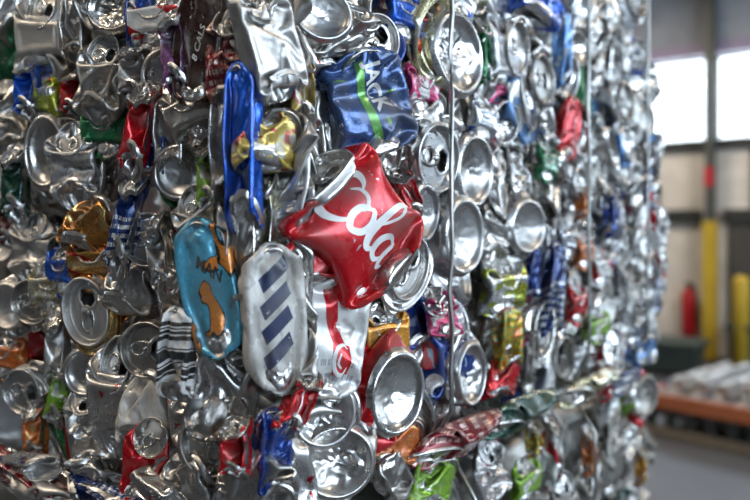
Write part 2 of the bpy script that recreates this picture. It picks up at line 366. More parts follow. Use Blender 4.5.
class Kind:
    """one crushed shape: meshes of the body, lid, pull tab and base"""
    def __init__(s, name, hole=True, **kw):
        X = None
        if X is None: X = crush(**kw)
        s.X = X; s.mode = kw.get('mode', 'side')
        B = _up(X[7:M-6])*.001; s.B = B; m, n, _ = B.shape; s.m, s.n = m, n
        j, i = np.meshgrid(np.arange(m-1), np.arange(n), indexing='ij'); j = j.ravel(); i = i.ravel()
        F = np.stack([j*n+i, (j+1)*n+i, (j+1)*n+(i+1) % n, j*n+(i+1) % n], 1)
        uv = np.stack([np.stack([(i)/n, 1-j/(m-1)], 1), np.stack([i/n, 1-(j+1)/(m-1)], 1), np.stack([(i+1)/n, 1-(j+1)/(m-1)], 1), np.stack([(i+1)/n, 1-j/(m-1)], 1)], 1)
        s.V, s.F, s.uv = B.reshape(-1, 3), F, uv.reshape(-1, 2)
        s.nor = None
        s.body = _mesh('can_body', s.V, F, s.uv, [MAT['alu']])
        fl = _resid(X, LID); fb = _resid(X, BASE)
        from mathutils import noise as nz
        sd = kw.get('seed', 1)*3.7; am = rs = kw.get('seed', 1) % 3*.7+.6
        DBV = np.array([(x, y, z+(nz.noise((x*.07+sd, y*.07, 0))*am*2.2+abs(nz.noise((x*.16, y*.16+sd, 5)))*am*1.3)*max(0., min(1., (21.5-math.hypot(x, y))/5))) for x, y, z in BV])
        s.lid = _mesh('can_lid', fl(LV)*.001, LF[LHOLE] if hole else LF, None, [MAT['alu']])
        s.tab = _mesh('pull_tab', fl(TV)*.001, TF, None, [MAT['alu_bright']])
        s.base = _mesh('can_base', fb(DBV)*.001, BF, None, [MAT['alu']])
        s.lidV = np.array([v.co[:] for v in s.lid.vertices])[::7]; s.baseV = np.array([v.co[:] for v in s.base.vertices])[::7]
        s.lo = s.V.min(0); s.hi = s.V.max(0); s.ext = s.hi-s.lo
    def normals(s):
        if s.nor is None:
            B = s.B; du = np.roll(B, -1, 1)-np.roll(B, 1, 1); dv = np.gradient(B, axis=0); nn = np.cross(dv, du); nn /= np.linalg.norm(nn, axis=-1, keepdims=True)+1e-12
            s.nor = nn
        return s.nor
    def front(s, x, y):
        """grid coordinates (around, down) of the outermost point of the foil at (x, y) mm"""
        P = s.V*1000; d = np.hypot(P[:, 0]-x, P[:, 1]-y); k = np.argmax(P[:, 2]-d*1.5); return k % s.n, k//s.n
    def surf(s, a, b, off):
        """points on the foil at fractional grid coordinates, lifted by off (m)"""
        nn = s.normals(); a = np.asarray(a) % s.n; b = np.clip(np.asarray(b), 0, s.m-1.001)
        i = np.floor(a).astype(int) % s.n; j = np.floor(b).astype(int); u = (a-np.floor(a))[:, None]; w = (b-j)[:, None]; i2 = (i+1) % s.n
        f = lambda A: (A[j, i]*(1-u)+A[j, i2]*u)*(1-w)+(A[j+1, i]*(1-u)+A[j+1, i2]*u)*w
        return f(s.B)+f(nn)*off
    def printed(s, decals):
        """copy of the body with printed lettering laid on the foil. decals: (ink, tris verts mm, tris, centre xy, turn, scale)"""
        V = [s.V]; F = [np.concatenate([s.F[:, [0, 1, 2]], s.F[:, [0, 2, 3]]])]; nb = len(s.V)
        q = s.uv.reshape(-1, 4, 2); uv = [np.concatenate([q[:, [0, 1, 2]], q[:, [0, 2, 3]]]).reshape(-1, 2)]
        mi = [np.zeros(len(F[0]), int)]; mats = [MAT['alu']]; names = []
        for n_, (ink, P, T, at, turn, lift) in enumerate(decals):
            if ink not in names: names.append(ink); mats.append(DEC[ink])
            ca, cb = s.front(*at); c, sn = math.cos(turn), math.sin(turn)
            x = P[:, 0]*c-P[:, 1]*sn; y = P[:, 0]*sn+P[:, 1]*c
            pts = s.surf(ca+x/1.727, cb-y/1.72, .00022*lift)
            V.append(pts); F.append(T+nb); nb += len(pts); mi.append(np.full(len(T), names.index(ink)+1)); uv.append(np.full((len(T)*3, 2), .5))
        return _mesh('can_body', np.concatenate(V), np.concatenate(F), np.concatenate(uv), mats, np.concatenate(mi))

def _refine(bm, L):
    bmesh.ops.triangulate(bm, faces=bm.faces[:])
    for _ in range(7):
        es = [e for e in bm.edges if e.calc_length() > L]
        if not es: break
        bmesh.ops.subdivide_edges(bm, edges=es, cuts=1, use_grid_fill=False); bmesh.ops.triangulate(bm, faces=bm.faces[:])
    bm.verts.ensure_lookup_table()
    P = np.array([v.co[:2] for v in bm.verts]); T = np.array([[v.index for v in f.verts] for f in bm.faces])
    # all facing up
    a, b, c = P[T[:, 0]], P[T[:, 1]], P[T[:, 2]]; fl = ((b-a)[:, 0]*(c-a)[:, 1]-(b-a)[:, 1]*(c-a)[:, 0]) < 0; T[fl] = T[fl][:, ::-1]
    bm.free(); return P, T
def lettering(txt, size, bold=.0, shear=0, xs=1.):
    cu = bpy.data.curves.new('t', 'FONT'); cu.body = txt; cu.size = size; cu.align_x = 'CENTER'; cu.align_y = 'CENTER'; cu.offset = bold; cu.shear = shear; cu.resolution_u = 3
    o = link(bpy.data.objects.new('t', cu)); bpy.context.view_layer.update()
    me = bpy.data.meshes.new_from_object(o); bm = bmesh.new(); bm.from_mesh(me); bpy.data.objects.remove(o); bpy.data.meshes.remove(me)
    for v in bm.verts: v.co.x *= xs
    return _refine(bm, 1.3)
def strokes(lines):
    """lines: lists of (x, y, width) in mm, drawn with a broad pen along smooth curves"""
    bm = bmesh.new()
    for ln in lines:
        p = np.array(ln, float); n = len(p); S = []
        Q = np.concatenate([2*p[:1]-p[1:2], p, 2*p[-1:]-p[-2:-1]])
        for k in range(n-1):
            for t in np.arange(0, 1, 1/8):
                a, b, c, d = Q[k:k+4]; S.append(.5*((2*b)+(-a+c)*t+(2*a-5*b+4*c-d)*t*t+(-a+3*b-3*c+d)*t**3))
        S.append(p[-1]); S = np.array(S); prev = None
        for k in range(len(S)):
            d = S[min(k+1, len(S)-1)]-S[max(k-1, 0)]; nn = np.array([-d[1], d[0]]); nn /= np.linalg.norm(nn)+1e-9; w = max(.15, S[k][2])/2
            a, b = bm.verts.new((S[k][0]+nn[0]*w, S[k][1]+nn[1]*w, 0)), bm.verts.new((S[k][0]-nn[0]*w, S[k][1]-nn[1]*w, 0))
            if prev: bm.faces.new((prev[0], prev[1], b, a))
            prev = (a, b)
    return _refine(bm, 1.6)

LIB = {}
def lib(name, **kw): LIB[name] = Kind(name, **kw)
lib('s1', seed=1, bend=.15, ndent=3); lib('s2', seed=2, bend=.08, thick=24); lib('s3', seed=3, bend=.35, lidk=.2, basek=.2, thick=26, ndent=2, soft=2)
lib('s4', seed=4, ndent=5, bend=.15, thick=28); lib('s5', seed=11, ndent=0, bend=.5, thick=28, soft=2, wide=(46, 58)); lib('s6', seed=12, wide=(48, 38), ndent=5, thick=32, bend=.12)
lib('s7', seed=10, wide=(48, 45), ndent=3, thick=26, bend=.2, soft=2); lib('s8', seed=21, wide=(30, 60), thick=32, ndent=2, bend=.35, soft=2); lib('s9', seed=27, wide=(24, 54), thick=30, ndent=2, bend=.45, soft=2)
lib('s10', seed=41, wide=(40, 56), thick=30, ndent=1, bend=.7, soft=3)
lib('e1', mode='end', seed=5, thick=34, tilt=.06, ndent=1, bend=.15, lidk=.8, basek=.8, wide=(52, 54), hold=(0, 1))
lib('e2', mode='end', seed=6, thick=30, tilt=.05, wide=(44, 52), ndent=1, lidk=.6, basek=.9, bend=.1, hold=(0, 1), shear=(3, 2))
lib('e3', mode='end', seed=17, tilt=.12, thick=32, ndent=2, lidk=.6, basek=.6, bend=.15, wide=(48, 54), hold=(0, 1))
lib('e4', mode='end', seed=35, wide=(46, 46), thick=36, ndent=0, tilt=.04, lidk=.9, basek=.9, bend=.2, hold=(0, 1))
lib('e5', mode='end', seed=33, wide=(44, 48), thick=38, ndent=2, tilt=.2, lidk=.5, basek=.5, bend=.25, hold=(0, 1))
lib('e6', mode='end', seed=36, wide=(42, 44), thick=40, ndent=0, tilt=.04, lidk=.9, basek=.6, bend=.25, hold=(0, 1), soft=2)
lib('h1', seed=51, ndent=0, bend=.6, thick=34, lidk=.3, basek=.3, wide=(56, 46), tilt=.1, smooth=[(0, 0, 34, 60, 3)])
lib('h2', seed=52, ndent=1, bend=.3, thick=30, lidk=.4, basek=.4, wide=(52, 50), tilt=.1, smooth=[(0, 4, 26, 25, 2)])
lib('h4', seed=54, ndent=4, bend=.14, thick=26, lidk=.3, basek=.3, wide=(46, 56), tilt=.1, dents=[(14, 22, 9, 3), (-16, -18, 10, 2)])
lib('h5', seed=58, ndent=3, bend=.10, thick=26, lidk=.3, basek=.3, wide=(44, 52), tilt=.15, dents=[(-8, 8, 12, 2)])
lib('h3', seed=53, ndent=0, bend=.35, thick=30, lidk=.4, basek=.4, wide=(40, 60), tilt=.1, smooth=[(0, 0, 24, 20, 1)])
print('library', round(time.time()-T0, 1))
#=====LAYOUT
# ------------------------------------------------------------------ the camera
EYE = Vector((0, 0, 1.5)); FPX = 729.2; HOR = 230.; YAW = math.radians(36.5)
VD = Vector((-math.sin(YAW), math.cos(YAW), 0)); VR = Vector((math.cos(YAW), math.sin(YAW), 0)); VU = Vector((0, 0, 1))
def ray(px, py): return VD+VR*((px-375)/FPX)+VU*((HOR-py)/FPX)
def proj(p):
    q = Vector(p)-EYE; z = q.dot(VD); return 375+FPX*q.dot(VR)/z, HOR-FPX*q.z/z
cam = bpy.data.cameras.new('camera'); cam.lens = 35; cam.sensor_width = 36; cam.shift_y = -20/750; cam.clip_start = .02
cam.dof.use_dof = True; cam.dof.focus_distance = .515; cam.dof.aperture_fstop = 4.2; cam.dof.aperture_blades = 7
co = link(bpy.data.objects.new('camera', cam)); co.location = EYE; co.rotation_euler = (PI/2, 0, YAW); SC.camera = co

# ------------------------------------------------------------------ the bales: faces of the compressed cans
FX, FY = -.3225, .3213            # right face plane x, left face plane y
FACE = {'R': (Vector((1, 0, 0)), Vector((0, 1, 0)), FX), 'L': (Vector((0, -1, 0)), Vector((1, 0, 0)), -FY)}
PLACED = []
def place(kind, px, py, w=None, h=None, face=None, flip=False, phi=0, yaw=0, pitch=0, bulge=4, mat='alu', ends=None, label=None, short=None,
          group=None, decals=None, scale=None, desc=None, sz=None, fit_body=False):
    K = LIB[kind]; face = face or ('R' if px > 262 else 'L'); n, E, off = FACE[face]
    B = Matrix((E, VU, n)).transposed()
    # yaw > 0 turns the outer side towards the camera, round the vertical
    sgn = 1 if face == 'R' else -1
    Rm = Matrix.Rotation(-math.radians(yaw)*sgn, 3, 'Z') @ B @ Matrix.Rotation(-math.radians(pitch), 3, 'X') @ Matrix.Rotation(math.radians(phi), 3, 'Z')
    if flip: Rm = Rm @ Matrix.Rotation(PI, 3, 'Y')
    V = K.V[::3]; s = [1., 1., 1.] if scale is None else ([scale]*3 if isinstance(scale, float) else list(scale)); r = ray(px, py); loc = None
    for it in range(4):
        L = np.array(Rm) @ np.diag(s); P = V @ L.T; hi = (P @ np.array(n)).max()
        d = off+bulge*.001-hi; t = (d-EYE.dot(n))/r.dot(n); loc = EYE+r*t
        Q = (P if kind[0] != 'e' or fit_body else (K.baseV if flip else K.lidV) @ L.T)+np.array(loc)-np.array(EYE); z = Q @ np.array(VD); z = np.maximum(z, .05); X = 375+FPX*(Q @ np.array(VR))/z; Y = HOR-FPX*Q[:, 2]/z
        w0, h0 = X.max()-X.min(), Y.max()-Y.min()
        if w is None or it == 3: break
        if kind[0] == 'e' and it == 0 and not fit_body: w *= .88; h *= .88
        a, b = (w/w0)**.9, (h/h0)**.9; c = abs(math.cos(math.radians(phi)))
        if c > .8: s[0] *= a; s[1] *= b
        elif c < .6 and abs(math.sin(math.radians(phi))) > .8: s[1] *= a; s[0] *= b
        else: s[0] *= math.sqrt(a*b); s[1] *= math.sqrt(a*b)
        fl_ = .72 if kind[0] == 'e' else (.36 if kind in ('s8', 's9') else .52); s = [min(1.5, max(fl_, q)) for q in s]; s[2] = sz or min(1.1, max(.55, math.sqrt(s[0]*s[1])))
    # keep the projected middle on the spot
    mx, my = (X.max()+X.min())/2, (Y.max()+Y.min())/2; r = ray(2*px-mx, 2*py-my); t = (d-EYE.dot(n))/r.dot(n); loc = EYE+r*t
    e = empty('beverage_can', loc); Mx = Rm.to_4x4() @ Matrix.Diagonal((*s, 1)); e.matrix_world = Matrix.Translation(loc) @ Mx
    bm_ = K.printed(decals) if decals else K.body
    parts = [('can_body', bm_, MAT[mat]), ('can_lid', K.lid, MAT[ends or 'alu']), ('can_base', K.base, MAT[ends or 'alu'])]
    lid = None
    for nm, me, m in parts:
        o = link(bpy.data.objects.new(nm, me)); o.parent = e; o.material_slots[0].link = 'OBJECT'; o.material_slots[0].material = m
        if nm == 'can_lid': lid = o
    o = link(bpy.data.objects.new('pull_tab', K.tab)); o.parent = lid
    tag(e, label, 'crushed can', group)
    PLACED.append(dict(o=e, px=px, py=py, label=label, short=short, desc=desc, w=w0, h=h0, loc=loc, face=face))
    return e
# ---- lettering laid on the printed cans
def place_xy(pt, at): return pt
COKE = strokes([
  # C with its long tail
  [(-14, 9, 1), (-17, 13, 3), (-23, 14, 4.5), (-30, 8, 5.5), (-33, -3, 6), (-30, -12, 5.5), (-22, -15, 4.5), (-14, -12, 3), (-8, -6, 1.2)],
  [(-20, 5, .8), (-15, 8.5, 2), (-9, 8, 2.5), (-6, 3, 2), (-9, -1, .8)],
  # o
  [(-4, 5, 2.5), (-9, 1, 4), (-10, -6, 4.3), (-6, -11, 3.6), (0, -8, 3.8), (2, -1, 4), (-1, 5, 3), (-4, 5, 2)],
  # l with a tall loop
  [(2, -2, 1), (9, 7, 1.6), (14, 17, 2), (13, 24, 2.6), (9, 21, 3.6), (6, 9, 4.4), (5, -4, 4.8), (8, -11, 3.8), (13, -8, 1.4)],
  # a
  [(24, 4, 2), (18, 5, 3.2), (13, -1, 4), (13, -9, 4), (18, -11, 3), (23, -5, 2), (25, 4, 3.6), (23, -5, 4.2), (25, -11, 3.6), (30, -8, 1)]])
COKE2 = strokes([   # the end of the word before it
  [(-14, 8, 2), (-20, 9, 3.2), (-25, 2, 4), (-24, -6, 4), (-19, -8, 3), (-14, -2, 2), (-12, 8, 3.6), (-14, -3, 4.2), (-11, -8, 3)],
  [(-32, 7, 2), (-37, 9, 3.2), (-42, 2, 4), (-40, -6, 4), (-34, -7, 2)], [(-6, 0, 3), (0, 2, 3)]])
def sh(PT, dx, dy): return PT[0]+np.array([dx, dy]), PT[1]
def BIG(PT): return PT[0]*1.3, PT[1]
def dec(ink, PT, at, turn, lift=1.): return (ink, PT[0], PT[1], at, math.radians(turn), lift)
JACK = lettering('JACK', 25, .7); MAN = lettering('MAN', 15, .4); CALLS = lettering('8 CALS', 11, .1, .2); BAND = (np.array([[x, y] for x in np.arange(-5, 5.1, 1.25) for y in np.arange(-45, 45.1, 1.5)]), None)
def patch(w, h):
    nx, ny = max(2, int(w/1.3)), max(2, int(h/1.3)); P = np.array([[w*(i/nx-.5), h*(j/ny-.5)] for j in range(ny+1) for i in range(nx+1)])
    T = []
    for j in range(ny):
        for i in range(nx): a = j*(nx+1)+i; T += [(a, a+1, a+nx+2), (a, a+nx+2, a+nx+1)]
    return P, np.array(T)
OC = strokes([[(6, 12, 1), (0, 15, 3), (-8, 9, 4.5), (-10, -3, 5), (-5, -13, 4.5), (3, -13, 3), (8, -6, 1)], [(-2, 6, 2), (-4, -4, 3), (1, -8, 2)]])
EMB = lettering('CANS\nREFUND', 5, .05)
VILLE = lettering('PLEASE RECYCLE', 4, .05)

#HH
H = []
def hero(kind, px, py, w, h, label, short=None, **kw): place(kind, px, py, w, h, label=label, short=short, **kw)
# ---------------- around the corner, in focus
hero('h1', 351, 226, 138, 180, 'large glossy red cola can with white script lettering, smooth and bulging', 'red cola can', phi=44, yaw=18, bulge=46, mat='coke', scale=None,
     decals=[dec('white', BIG(COKE), (2, 2), -87), dec('white', BIG(sh(COKE2, -34, 2)), (2, 2), -87)])
hero('h2', 367, 102, 104, 112, 'slate-blue can with green stripe and letters JACK, above red cola can', 'slate-blue lettered can', phi=18, yaw=28, bulge=20, mat='jack',
     decals=[dec('green', patch(9, 96), (-9, 0), 4), dec('white', JACK, (6, 12), -84, 1.5)])
hero('e4', 376, 42, 52, 66, 'grey can lid with intact pull tab peeping over the slate-blue lettered can', 'tabbed lid over slate-blue can', phi=-30, yaw=22, bulge=10, mat='blue')
hero('e5', 320, 14, 74, 66, 'silver can end with deep ring at the top edge, left of tabbed lid', 'deep ringed end at top', flip=True, yaw=32, bulge=16, pitch=8)
hero('h5', 268, 46, 80, 118, 'broad bare silver can with smooth dents, top of the bale corner', 'smooth dented silver can at top', phi=18, yaw=8, bulge=12, flip=True, mat='alu_dull')
hero('e6', 286, 166, 74, 112, 'silver can with bent round end and stamped letters, left of the red cola can', 'bent round silver end', yaw=34, phi=24, bulge=0, flip=True, pitch=-6)
hero('s6', 266, 142, 36, 56, 'small yellow and cream flowered can squeezed beside the tall royal-blue sliver', 'yellow flowered can', phi=5, yaw=10, bulge=8, mat='floral', face='R')
hero('s9', 300, 96, 30, 74, 'cream and yellow can with dark red writing, left of the slate-blue lettered can', 'cream can with red writing', yaw=25, bulge=10, mat='floral')
hero('s8', 243, 150, 26, 180, 'tall narrow royal-blue metallic sliver running down the bale corner', 'tall royal-blue sliver', yaw=20, bulge=20, mat='royal')
hero('h3', 205, 44, 54, 124, 'dark brown glossy can with white printed words, near the top', 'dark brown can', yaw=18, phi=-8, bulge=18, mat='brown', decals=[dec('white', CALLS, (2, 0), 78, 1.4)])
hero('s4', 234, 62, 38, 100, 'maroon crumpled can right of the dark brown can', 'maroon can', phi=-12, yaw=10, bulge=14, mat='darkred')
hero('s7', 196, 110, 56, 74, 'bare silver can with a folded flap below the dark brown can', 'folded silver can under the brown one', yaw=20, bulge=10, phi=20)
hero('s9', 176, 56, 28, 98, 'mauve and pink crumpled can left of the dark brown can', 'mauve can', yaw=15, phi=6, bulge=24, mat='mauve')
hero('e5', 168, 74, 46, 54, 'open silver can mouth with mauve outside, tucked under the mauve can', 'open mouth under mauve can', yaw=30, bulge=6, mat='mauve', flip=True)
hero('s7', 157, 20, 30, 44, 'small red and white can fragment near the top, left of the mauve can', 'red-white can near top', bulge=4, mat='whitered', yaw=20)
hero('s8', 142, 22, 20, 62, 'narrow mid-blue can strip beside the small red and white can', 'narrow blue strip near top', bulge=4, mat='blue', yaw=30)
hero('s9', 140, 132, 20, 100, 'thin bright red curved sliver hanging down the left face', 'thin red curved sliver', bulge=24, mat='red', phi=-12, yaw=30)
hero('s8', 152, 152, 18, 70, 'thin blue sliver just right of the thin red curved sliver', 'thin blue sliver', bulge=12, mat='blue', yaw=40)
hero('e5', 180, 172, 46, 66, 'silver can with green outer rim, right of the thin blue sliver', 'green-rimmed can', bulge=5, mat='green', yaw=30, flip=True)
hero('s8', 172, 136, 40, 84, 'folded bare silver can with flat top flap above the green-rimmed can', 'flat-flapped silver can', bulge=8, yaw=25)
hero('s9', 212, 178, 24, 84, 'lime green and silver sliver under the folded silver flap', 'lime green sliver', bulge=10, mat='lime', yaw=20)
hero('s8', 228, 150, 26, 120, 'long bare silver strip left of the tall royal-blue sliver', 'long silver strip', bulge=12, yaw=15)
hero('s10', 206, 226, 60, 84, 'smooth leaf-shaped bare silver can above the sky-blue and orange can', 'leaf-shaped silver can', bulge=12, phi=24, yaw=15)
hero('h3', 213, 288, 76, 142, 'sky-blue and orange can with black letters MAN', 'sky-blue and orange can', sz=.7, bulge=24, phi=12, yaw=24, mat='cyanorange', decals=[dec('black', MAN, (8, 14), -30, 2.)])
hero('s8', 178, 354, 44, 96, 'white can panel printed with a black barcode, below the sky-blue and orange can', 'barcode can', bulge=30, phi=-6, yaw=22, mat='barcode')
hero('h4', 226, 372, 84, 140, 'large bare silver can with long soft folds, right of the barcode can', 'large soft-folded silver can', bulge=14, phi=-14, yaw=26)
hero('h3', 273, 318, 50, 152, 'matte white can with navy diagonal stripes, left of the red cola can', 'navy-striped white can', sz=.55, bulge=14, yaw=30, face='R', mat='whitenavy', phi=4, decals=[dec('navy', patch(40, 12), (0, y), 28) for y in (34, 14, -6, -26)])
hero('h2', 330, 338, 84, 122, 'white and red cola can with torn flat panels below the red cola can', 'white and red cola can', bulge=24, yaw=30, phi=-8, mat='white', decals=[dec('red', patch(15, 66), (-8, 14), 28), dec('red', patch(24, 30), (10, -18), 4), dec('white', OC, (10, -18), -4, 2), dec('red', patch(20, 16), (-2, 38), 8)])
hero('s6', 308, 262, 60, 62, 'crumpled red foil folds hanging under the red cola can', 'red foil folds', bulge=14, yaw=32, mat='coke', phi=30)
hero('s9', 298, 242, 34, 66, 'crumpled red and white flap left of the red foil folds', 'red and white flap', bulge=12, yaw=30, mat='coke', phi=-30)
hero('s8', 245, 262, 30, 120, 'narrow bare silver can right of the sky-blue and orange can', 'narrow silver can at corner', bulge=10, yaw=20)
hero('s9', 262, 232, 34, 120, 'thin silver can with a gold edge, left of the bent round silver end', 'gold-edged silver can', bulge=0, yaw=20, mat='paleg')
hero('e1', 322, 412, 78, 84, 'warm silver can end with bent inner ring, under the white and red cola can', 'bent warm silver end', bulge=12, yaw=30, flip=True, phi=30)
hero('e4', 336, 462, 88, 86, 'silver can base with a deep cup and wide rim at the bottom edge', 'deep cupped base', bulge=18, yaw=30, flip=True, phi=-20)
hero('s9', 296, 402, 26, 76, 'slim bright red folded can right of the large soft-folded silver can', 'slim red folded can', bulge=26, phi=-30, yaw=25, mat='red')
hero('s8', 272, 452, 32, 90, 'small dark blue crumpled can below the slim red folded can', 'dark blue crumple at bottom', bulge=10, mat='blue', yaw=20)
hero('e4', 208, 446, 58, 72, 'dull grey can lid with pull tab near the bottom, below the barcode can', 'dull tabbed lid at bottom', bulge=10, yaw=26, phi=35, ends='alu_dull')
hero('s9', 236, 448, 22, 60, 'small pointed red can flap right of the dull tabbed lid', 'pointed red flap', bulge=22, yaw=20, mat='red')
hero('s5', 258, 478, 66, 66, 'bare silver can with a sharp crease at the bottom corner of the bale', 'creased silver can at bottom corner', bulge=10, yaw=20, phi=50)
hero('s4', 190, 404, 30, 50, 'small red and silver scrap under the barcode can', 'red and silver scrap', bulge=4, mat='silverred')
hero('s6', 188, 478, 60, 60, 'bare silver crumple with small holes beneath the dull tabbed lid', 'holed silver crumple', bulge=8)
# ---------------- right face, near part
hero('e6', 395, 392, 62, 96, 'bright can base with polished double rim and red printed edge', 'polished double-rimmed base', flip=True, bulge=22, yaw=6, mat='red', ends='alu_bright')
hero('s6', 393, 444, 62, 50, 'crumpled orange can below the polished double-rimmed base', 'crumpled orange can', bulge=10, mat='orange', yaw=15)
hero('s7', 384, 336, 48, 68, 'amber yellow can with thin black lines, above the polished double-rimmed base', 'amber yellow can', bulge=8, mat='orangeyellow', yaw=15)
hero('e4', 408, 268, 46, 74, 'grey can lid with pull tab right of the red cola can', 'tabbed lid by the red cola can', bulge=10, yaw=10, phi=-30)
hero('s3', 424, 316, 62, 110, 'dark blue crumpled can right of the amber yellow can', 'dark blue can', bulge=2, mat='pepsi')
hero('s5', 448, 356, 56, 120, 'navy can with red and white emblem patches, behind the steel wire', 'navy emblem can', bulge=6, mat='pepsi')
hero('s6', 442, 312, 34, 50, 'small silver cup with pink rim above the navy emblem can', 'pink-rimmed silver cup', bulge=14, mat='pink', flip=True)
hero('e1', 436, 158, 52, 78, 'round silver lid with pull tab, right of the red cola can top', 'tabbed lid beside the wire', bulge=12, yaw=4)
hero('e5', 473, 170, 46, 88, 'shiny crumpled can base just right of the wire', 'shiny base right of wire', bulge=10, flip=True, ends='alu_bright')
hero('e4', 456, 54, 58, 96, 'pale gold round can end behind the top of the steel wire', 'pale gold end at top', bulge=14, flip=True, mat='paleg', ends='alu_bright')
hero('s4', 428, 34, 46, 84, 'red and yellow printed can left of the pale gold end', 'red and yellow can', bulge=4, mat='redyellow', phi=8)
hero('s7', 402, 14, 32, 50, 'glossy royal-blue can above the tabbed lid at top', 'royal-blue can at top', bulge=8, mat='royal')
hero('s7', 420, 88, 28, 36, 'tiny pink and green crumple right of the slate-blue lettered can', 'pink and green crumple', bulge=8, mat='pink')
hero('s6', 424, 116, 44, 46, 'bright silver crumple above the tabbed lid beside the wire', 'bright silver crumple', bulge=8)
hero('e6', 462, 236, 46, 88, 'tall oval silver can base right of the wire, level with the cola lettering', 'tall oval base', bulge=14, flip=True)
hero('e5', 424, 212, 36, 70, 'slim bent silver can end right of the red cola can', 'slim bent end', bulge=6, flip=True)
hero('s9', 404, 196, 28, 60, 'folded red can edge with swirl creases at the cola can shoulder', 'swirled red shoulder', bulge=22, mat='coke', yaw=24, phi=20)
hero('s7', 502, 288, 52, 70, 'silver can with lime yellow patches below the mid-face base', 'lime-patched silver can', bulge=8, mat='limesilver')
hero('s8', 507, 340, 32, 66, 'yellow printed can panel above the red crumple', 'yellow panel can', bulge=14, mat='yellow', yaw=10)
hero('s6', 500, 380, 44, 38, 'bright red crumpled can at the lower edge of the upper bale', 'red crumple at lower edge', bulge=10, mat='red')
hero('e4', 470, 374, 34, 74, 'bent silver ring end left of the yellow panel can', 'bent ring end', bulge=12, flip=True)
hero('s8', 549, 292, 34, 104, 'long dark blue can slanting down the middle of the right face', 'long dark blue can', bulge=12, mat='navy', phi=-10)
hero('s7', 576, 304, 22, 46, 'deep red can right of the long dark blue can', 'deep red can', bulge=8, mat='red')
hero('s7', 583, 252, 20, 36, 'orange-red can above the deep red can', 'orange-red can', bulge=8, mat='orange')
hero('e6', 526, 226, 44, 62, 'round silver can base in the middle of the right face', 'mid-face base', bulge=10, flip=True)
hero('s5', 500, 58, 52, 124, 'tall flat pale silver can with tiny spots, upper part of the right face', 'tall pale spotted can', bulge=4, mat='silvertext')
hero('e1', 516, 48, 30, 62, 'dark-centred can lid right of the tall pale spotted can', 'dark-centred lid', bulge=8)
hero('s6', 538, 10, 60, 34, 'deep blue can lying across at the top edge of the right face', 'deep blue can at top edge', bulge=14, mat='royal')
hero('s8', 562, 52, 20, 86, 'light blue upright can below the deep blue can at top edge', 'light blue upright can', bulge=8, mat='ltblue')
hero('s7', 546, 163, 16, 34, 'green can in the middle of the right face', 'green mid-face can', bulge=10, mat='green')
hero('s9', 582, 204, 14, 40, 'brown and orange sliver right of the green mid-face can', 'brown-orange sliver', bulge=8, mat='orange')
hero('s9', 611, 214, 18, 62, 'blue upright can near the far end of the bale', 'blue can near far end', bulge=8, mat='blue')
hero('s9', 482, 58, 12, 80, 'thin green and orange strip left of the tall pale spotted can', 'thin green strip', bulge=8, mat='green')
hero('s7', 482, 118, 30, 50, 'silver and blue can with white cap-like bulge, right of the wire', 'silver-blue bulging can', bulge=10, mat='silverblue')
hero('s3', 494, 234, 34, 66, 'clear bright silver crumple between the tall oval base and the mid-face base', 'bright crumple between bases', bulge=6)
# ---------------- left face
hero('s6', 88, 226, 62, 62, 'copper-gold crumpled can on the left face', 'copper-gold can', bulge=12, mat='gold', yaw=25)
hero('s7', 96, 262, 60, 56, 'gold can with a red zigzag below the copper-gold can', 'gold and red can', bulge=8, mat='goldred', yaw=20)
hero('e4', 86, 312, 48, 78, 'grey can lid with pull tab and gold edge below the gold and red can', 'lid with gold edge', bulge=12, mat='gold', ends='alu_dull', yaw=24, phi=15)
hero('s9', 128, 224, 28, 116, 'navy can with white text curling right of the copper-gold can', 'navy text can', bulge=20, mat='navy', yaw=26, phi=-14)
hero('e5', 148, 240, 40, 62, 'silver ring of a can rim around bright red print', 'rim with red inside', bulge=8, mat='red', yaw=30)
hero('s3', 72, 168, 50, 92, 'pale striped silver pouch-like can above the copper-gold can', 'pale striped silver can', bulge=14, mat='silvertext', yaw=26, phi=10)
hero('e5', 46, 152, 46, 86, 'silver can base with a bright band of reflection left of pale striped silver can', 'bright-banded base', bulge=12, flip=True, yaw=22)
hero('s9', 16, 186, 32, 84, 'dark green crumpled can near the left edge of the photo', 'dark green can', bulge=16, mat='darkgreen', yaw=24)
hero('s9', 10, 222, 22, 60, 'dusky red sliver under the dark green can', 'dusky red sliver', bulge=6, mat='darkred', yaw=20)
hero('s9', 27, 92, 20, 62, 'bright blue can sliver in the upper left', 'bright blue sliver', bulge=16, mat='royal', yaw=24)
hero('s7', 42, 100, 20, 30, 'little lime-tinted can patch right of the bright blue sliver', 'lime-tinted patch', bulge=4, mat='limesilver')
hero('s5', 42, 40, 42, 112, 'tall flat dull silver can with pressed-in marks, upper left', 'tall pressed silver can', bulge=14, mat='alu_dull', yaw=30)
hero('e4', 114, 8, 62, 46, 'bright silver can base cut by the top edge of the photo', 'base at top edge', bulge=14, flip=True, yaw=26, ends='alu_bright')
hero('s10', 102, 80, 50, 92, 'large bare silver can with diagonal folds below the base at top edge', 'diagonally folded silver can', bulge=12, yaw=22, phi=-10)
hero('s9', 134, 76, 34, 64, 'matte grey dented panel left of the open mouth under the mauve can', 'matte grey panel', bulge=10, mat='alu_dull', yaw=28)
hero('s9', 74, 96, 12, 44, 'short red sliver left of the diagonally folded silver can', 'short red sliver', bulge=2, mat='red', yaw=20)
hero('s7', 108, 130, 22, 28, 'small shiny green crumple under the diagonally folded silver can', 'small green crumple', bulge=0, mat='green', yaw=20)
hero('s7', 54, 288, 36, 60, 'pale olive-gold crumpled can left of the lid with gold edge', 'olive-gold crumple', bulge=8, mat='paleg', yaw=20)
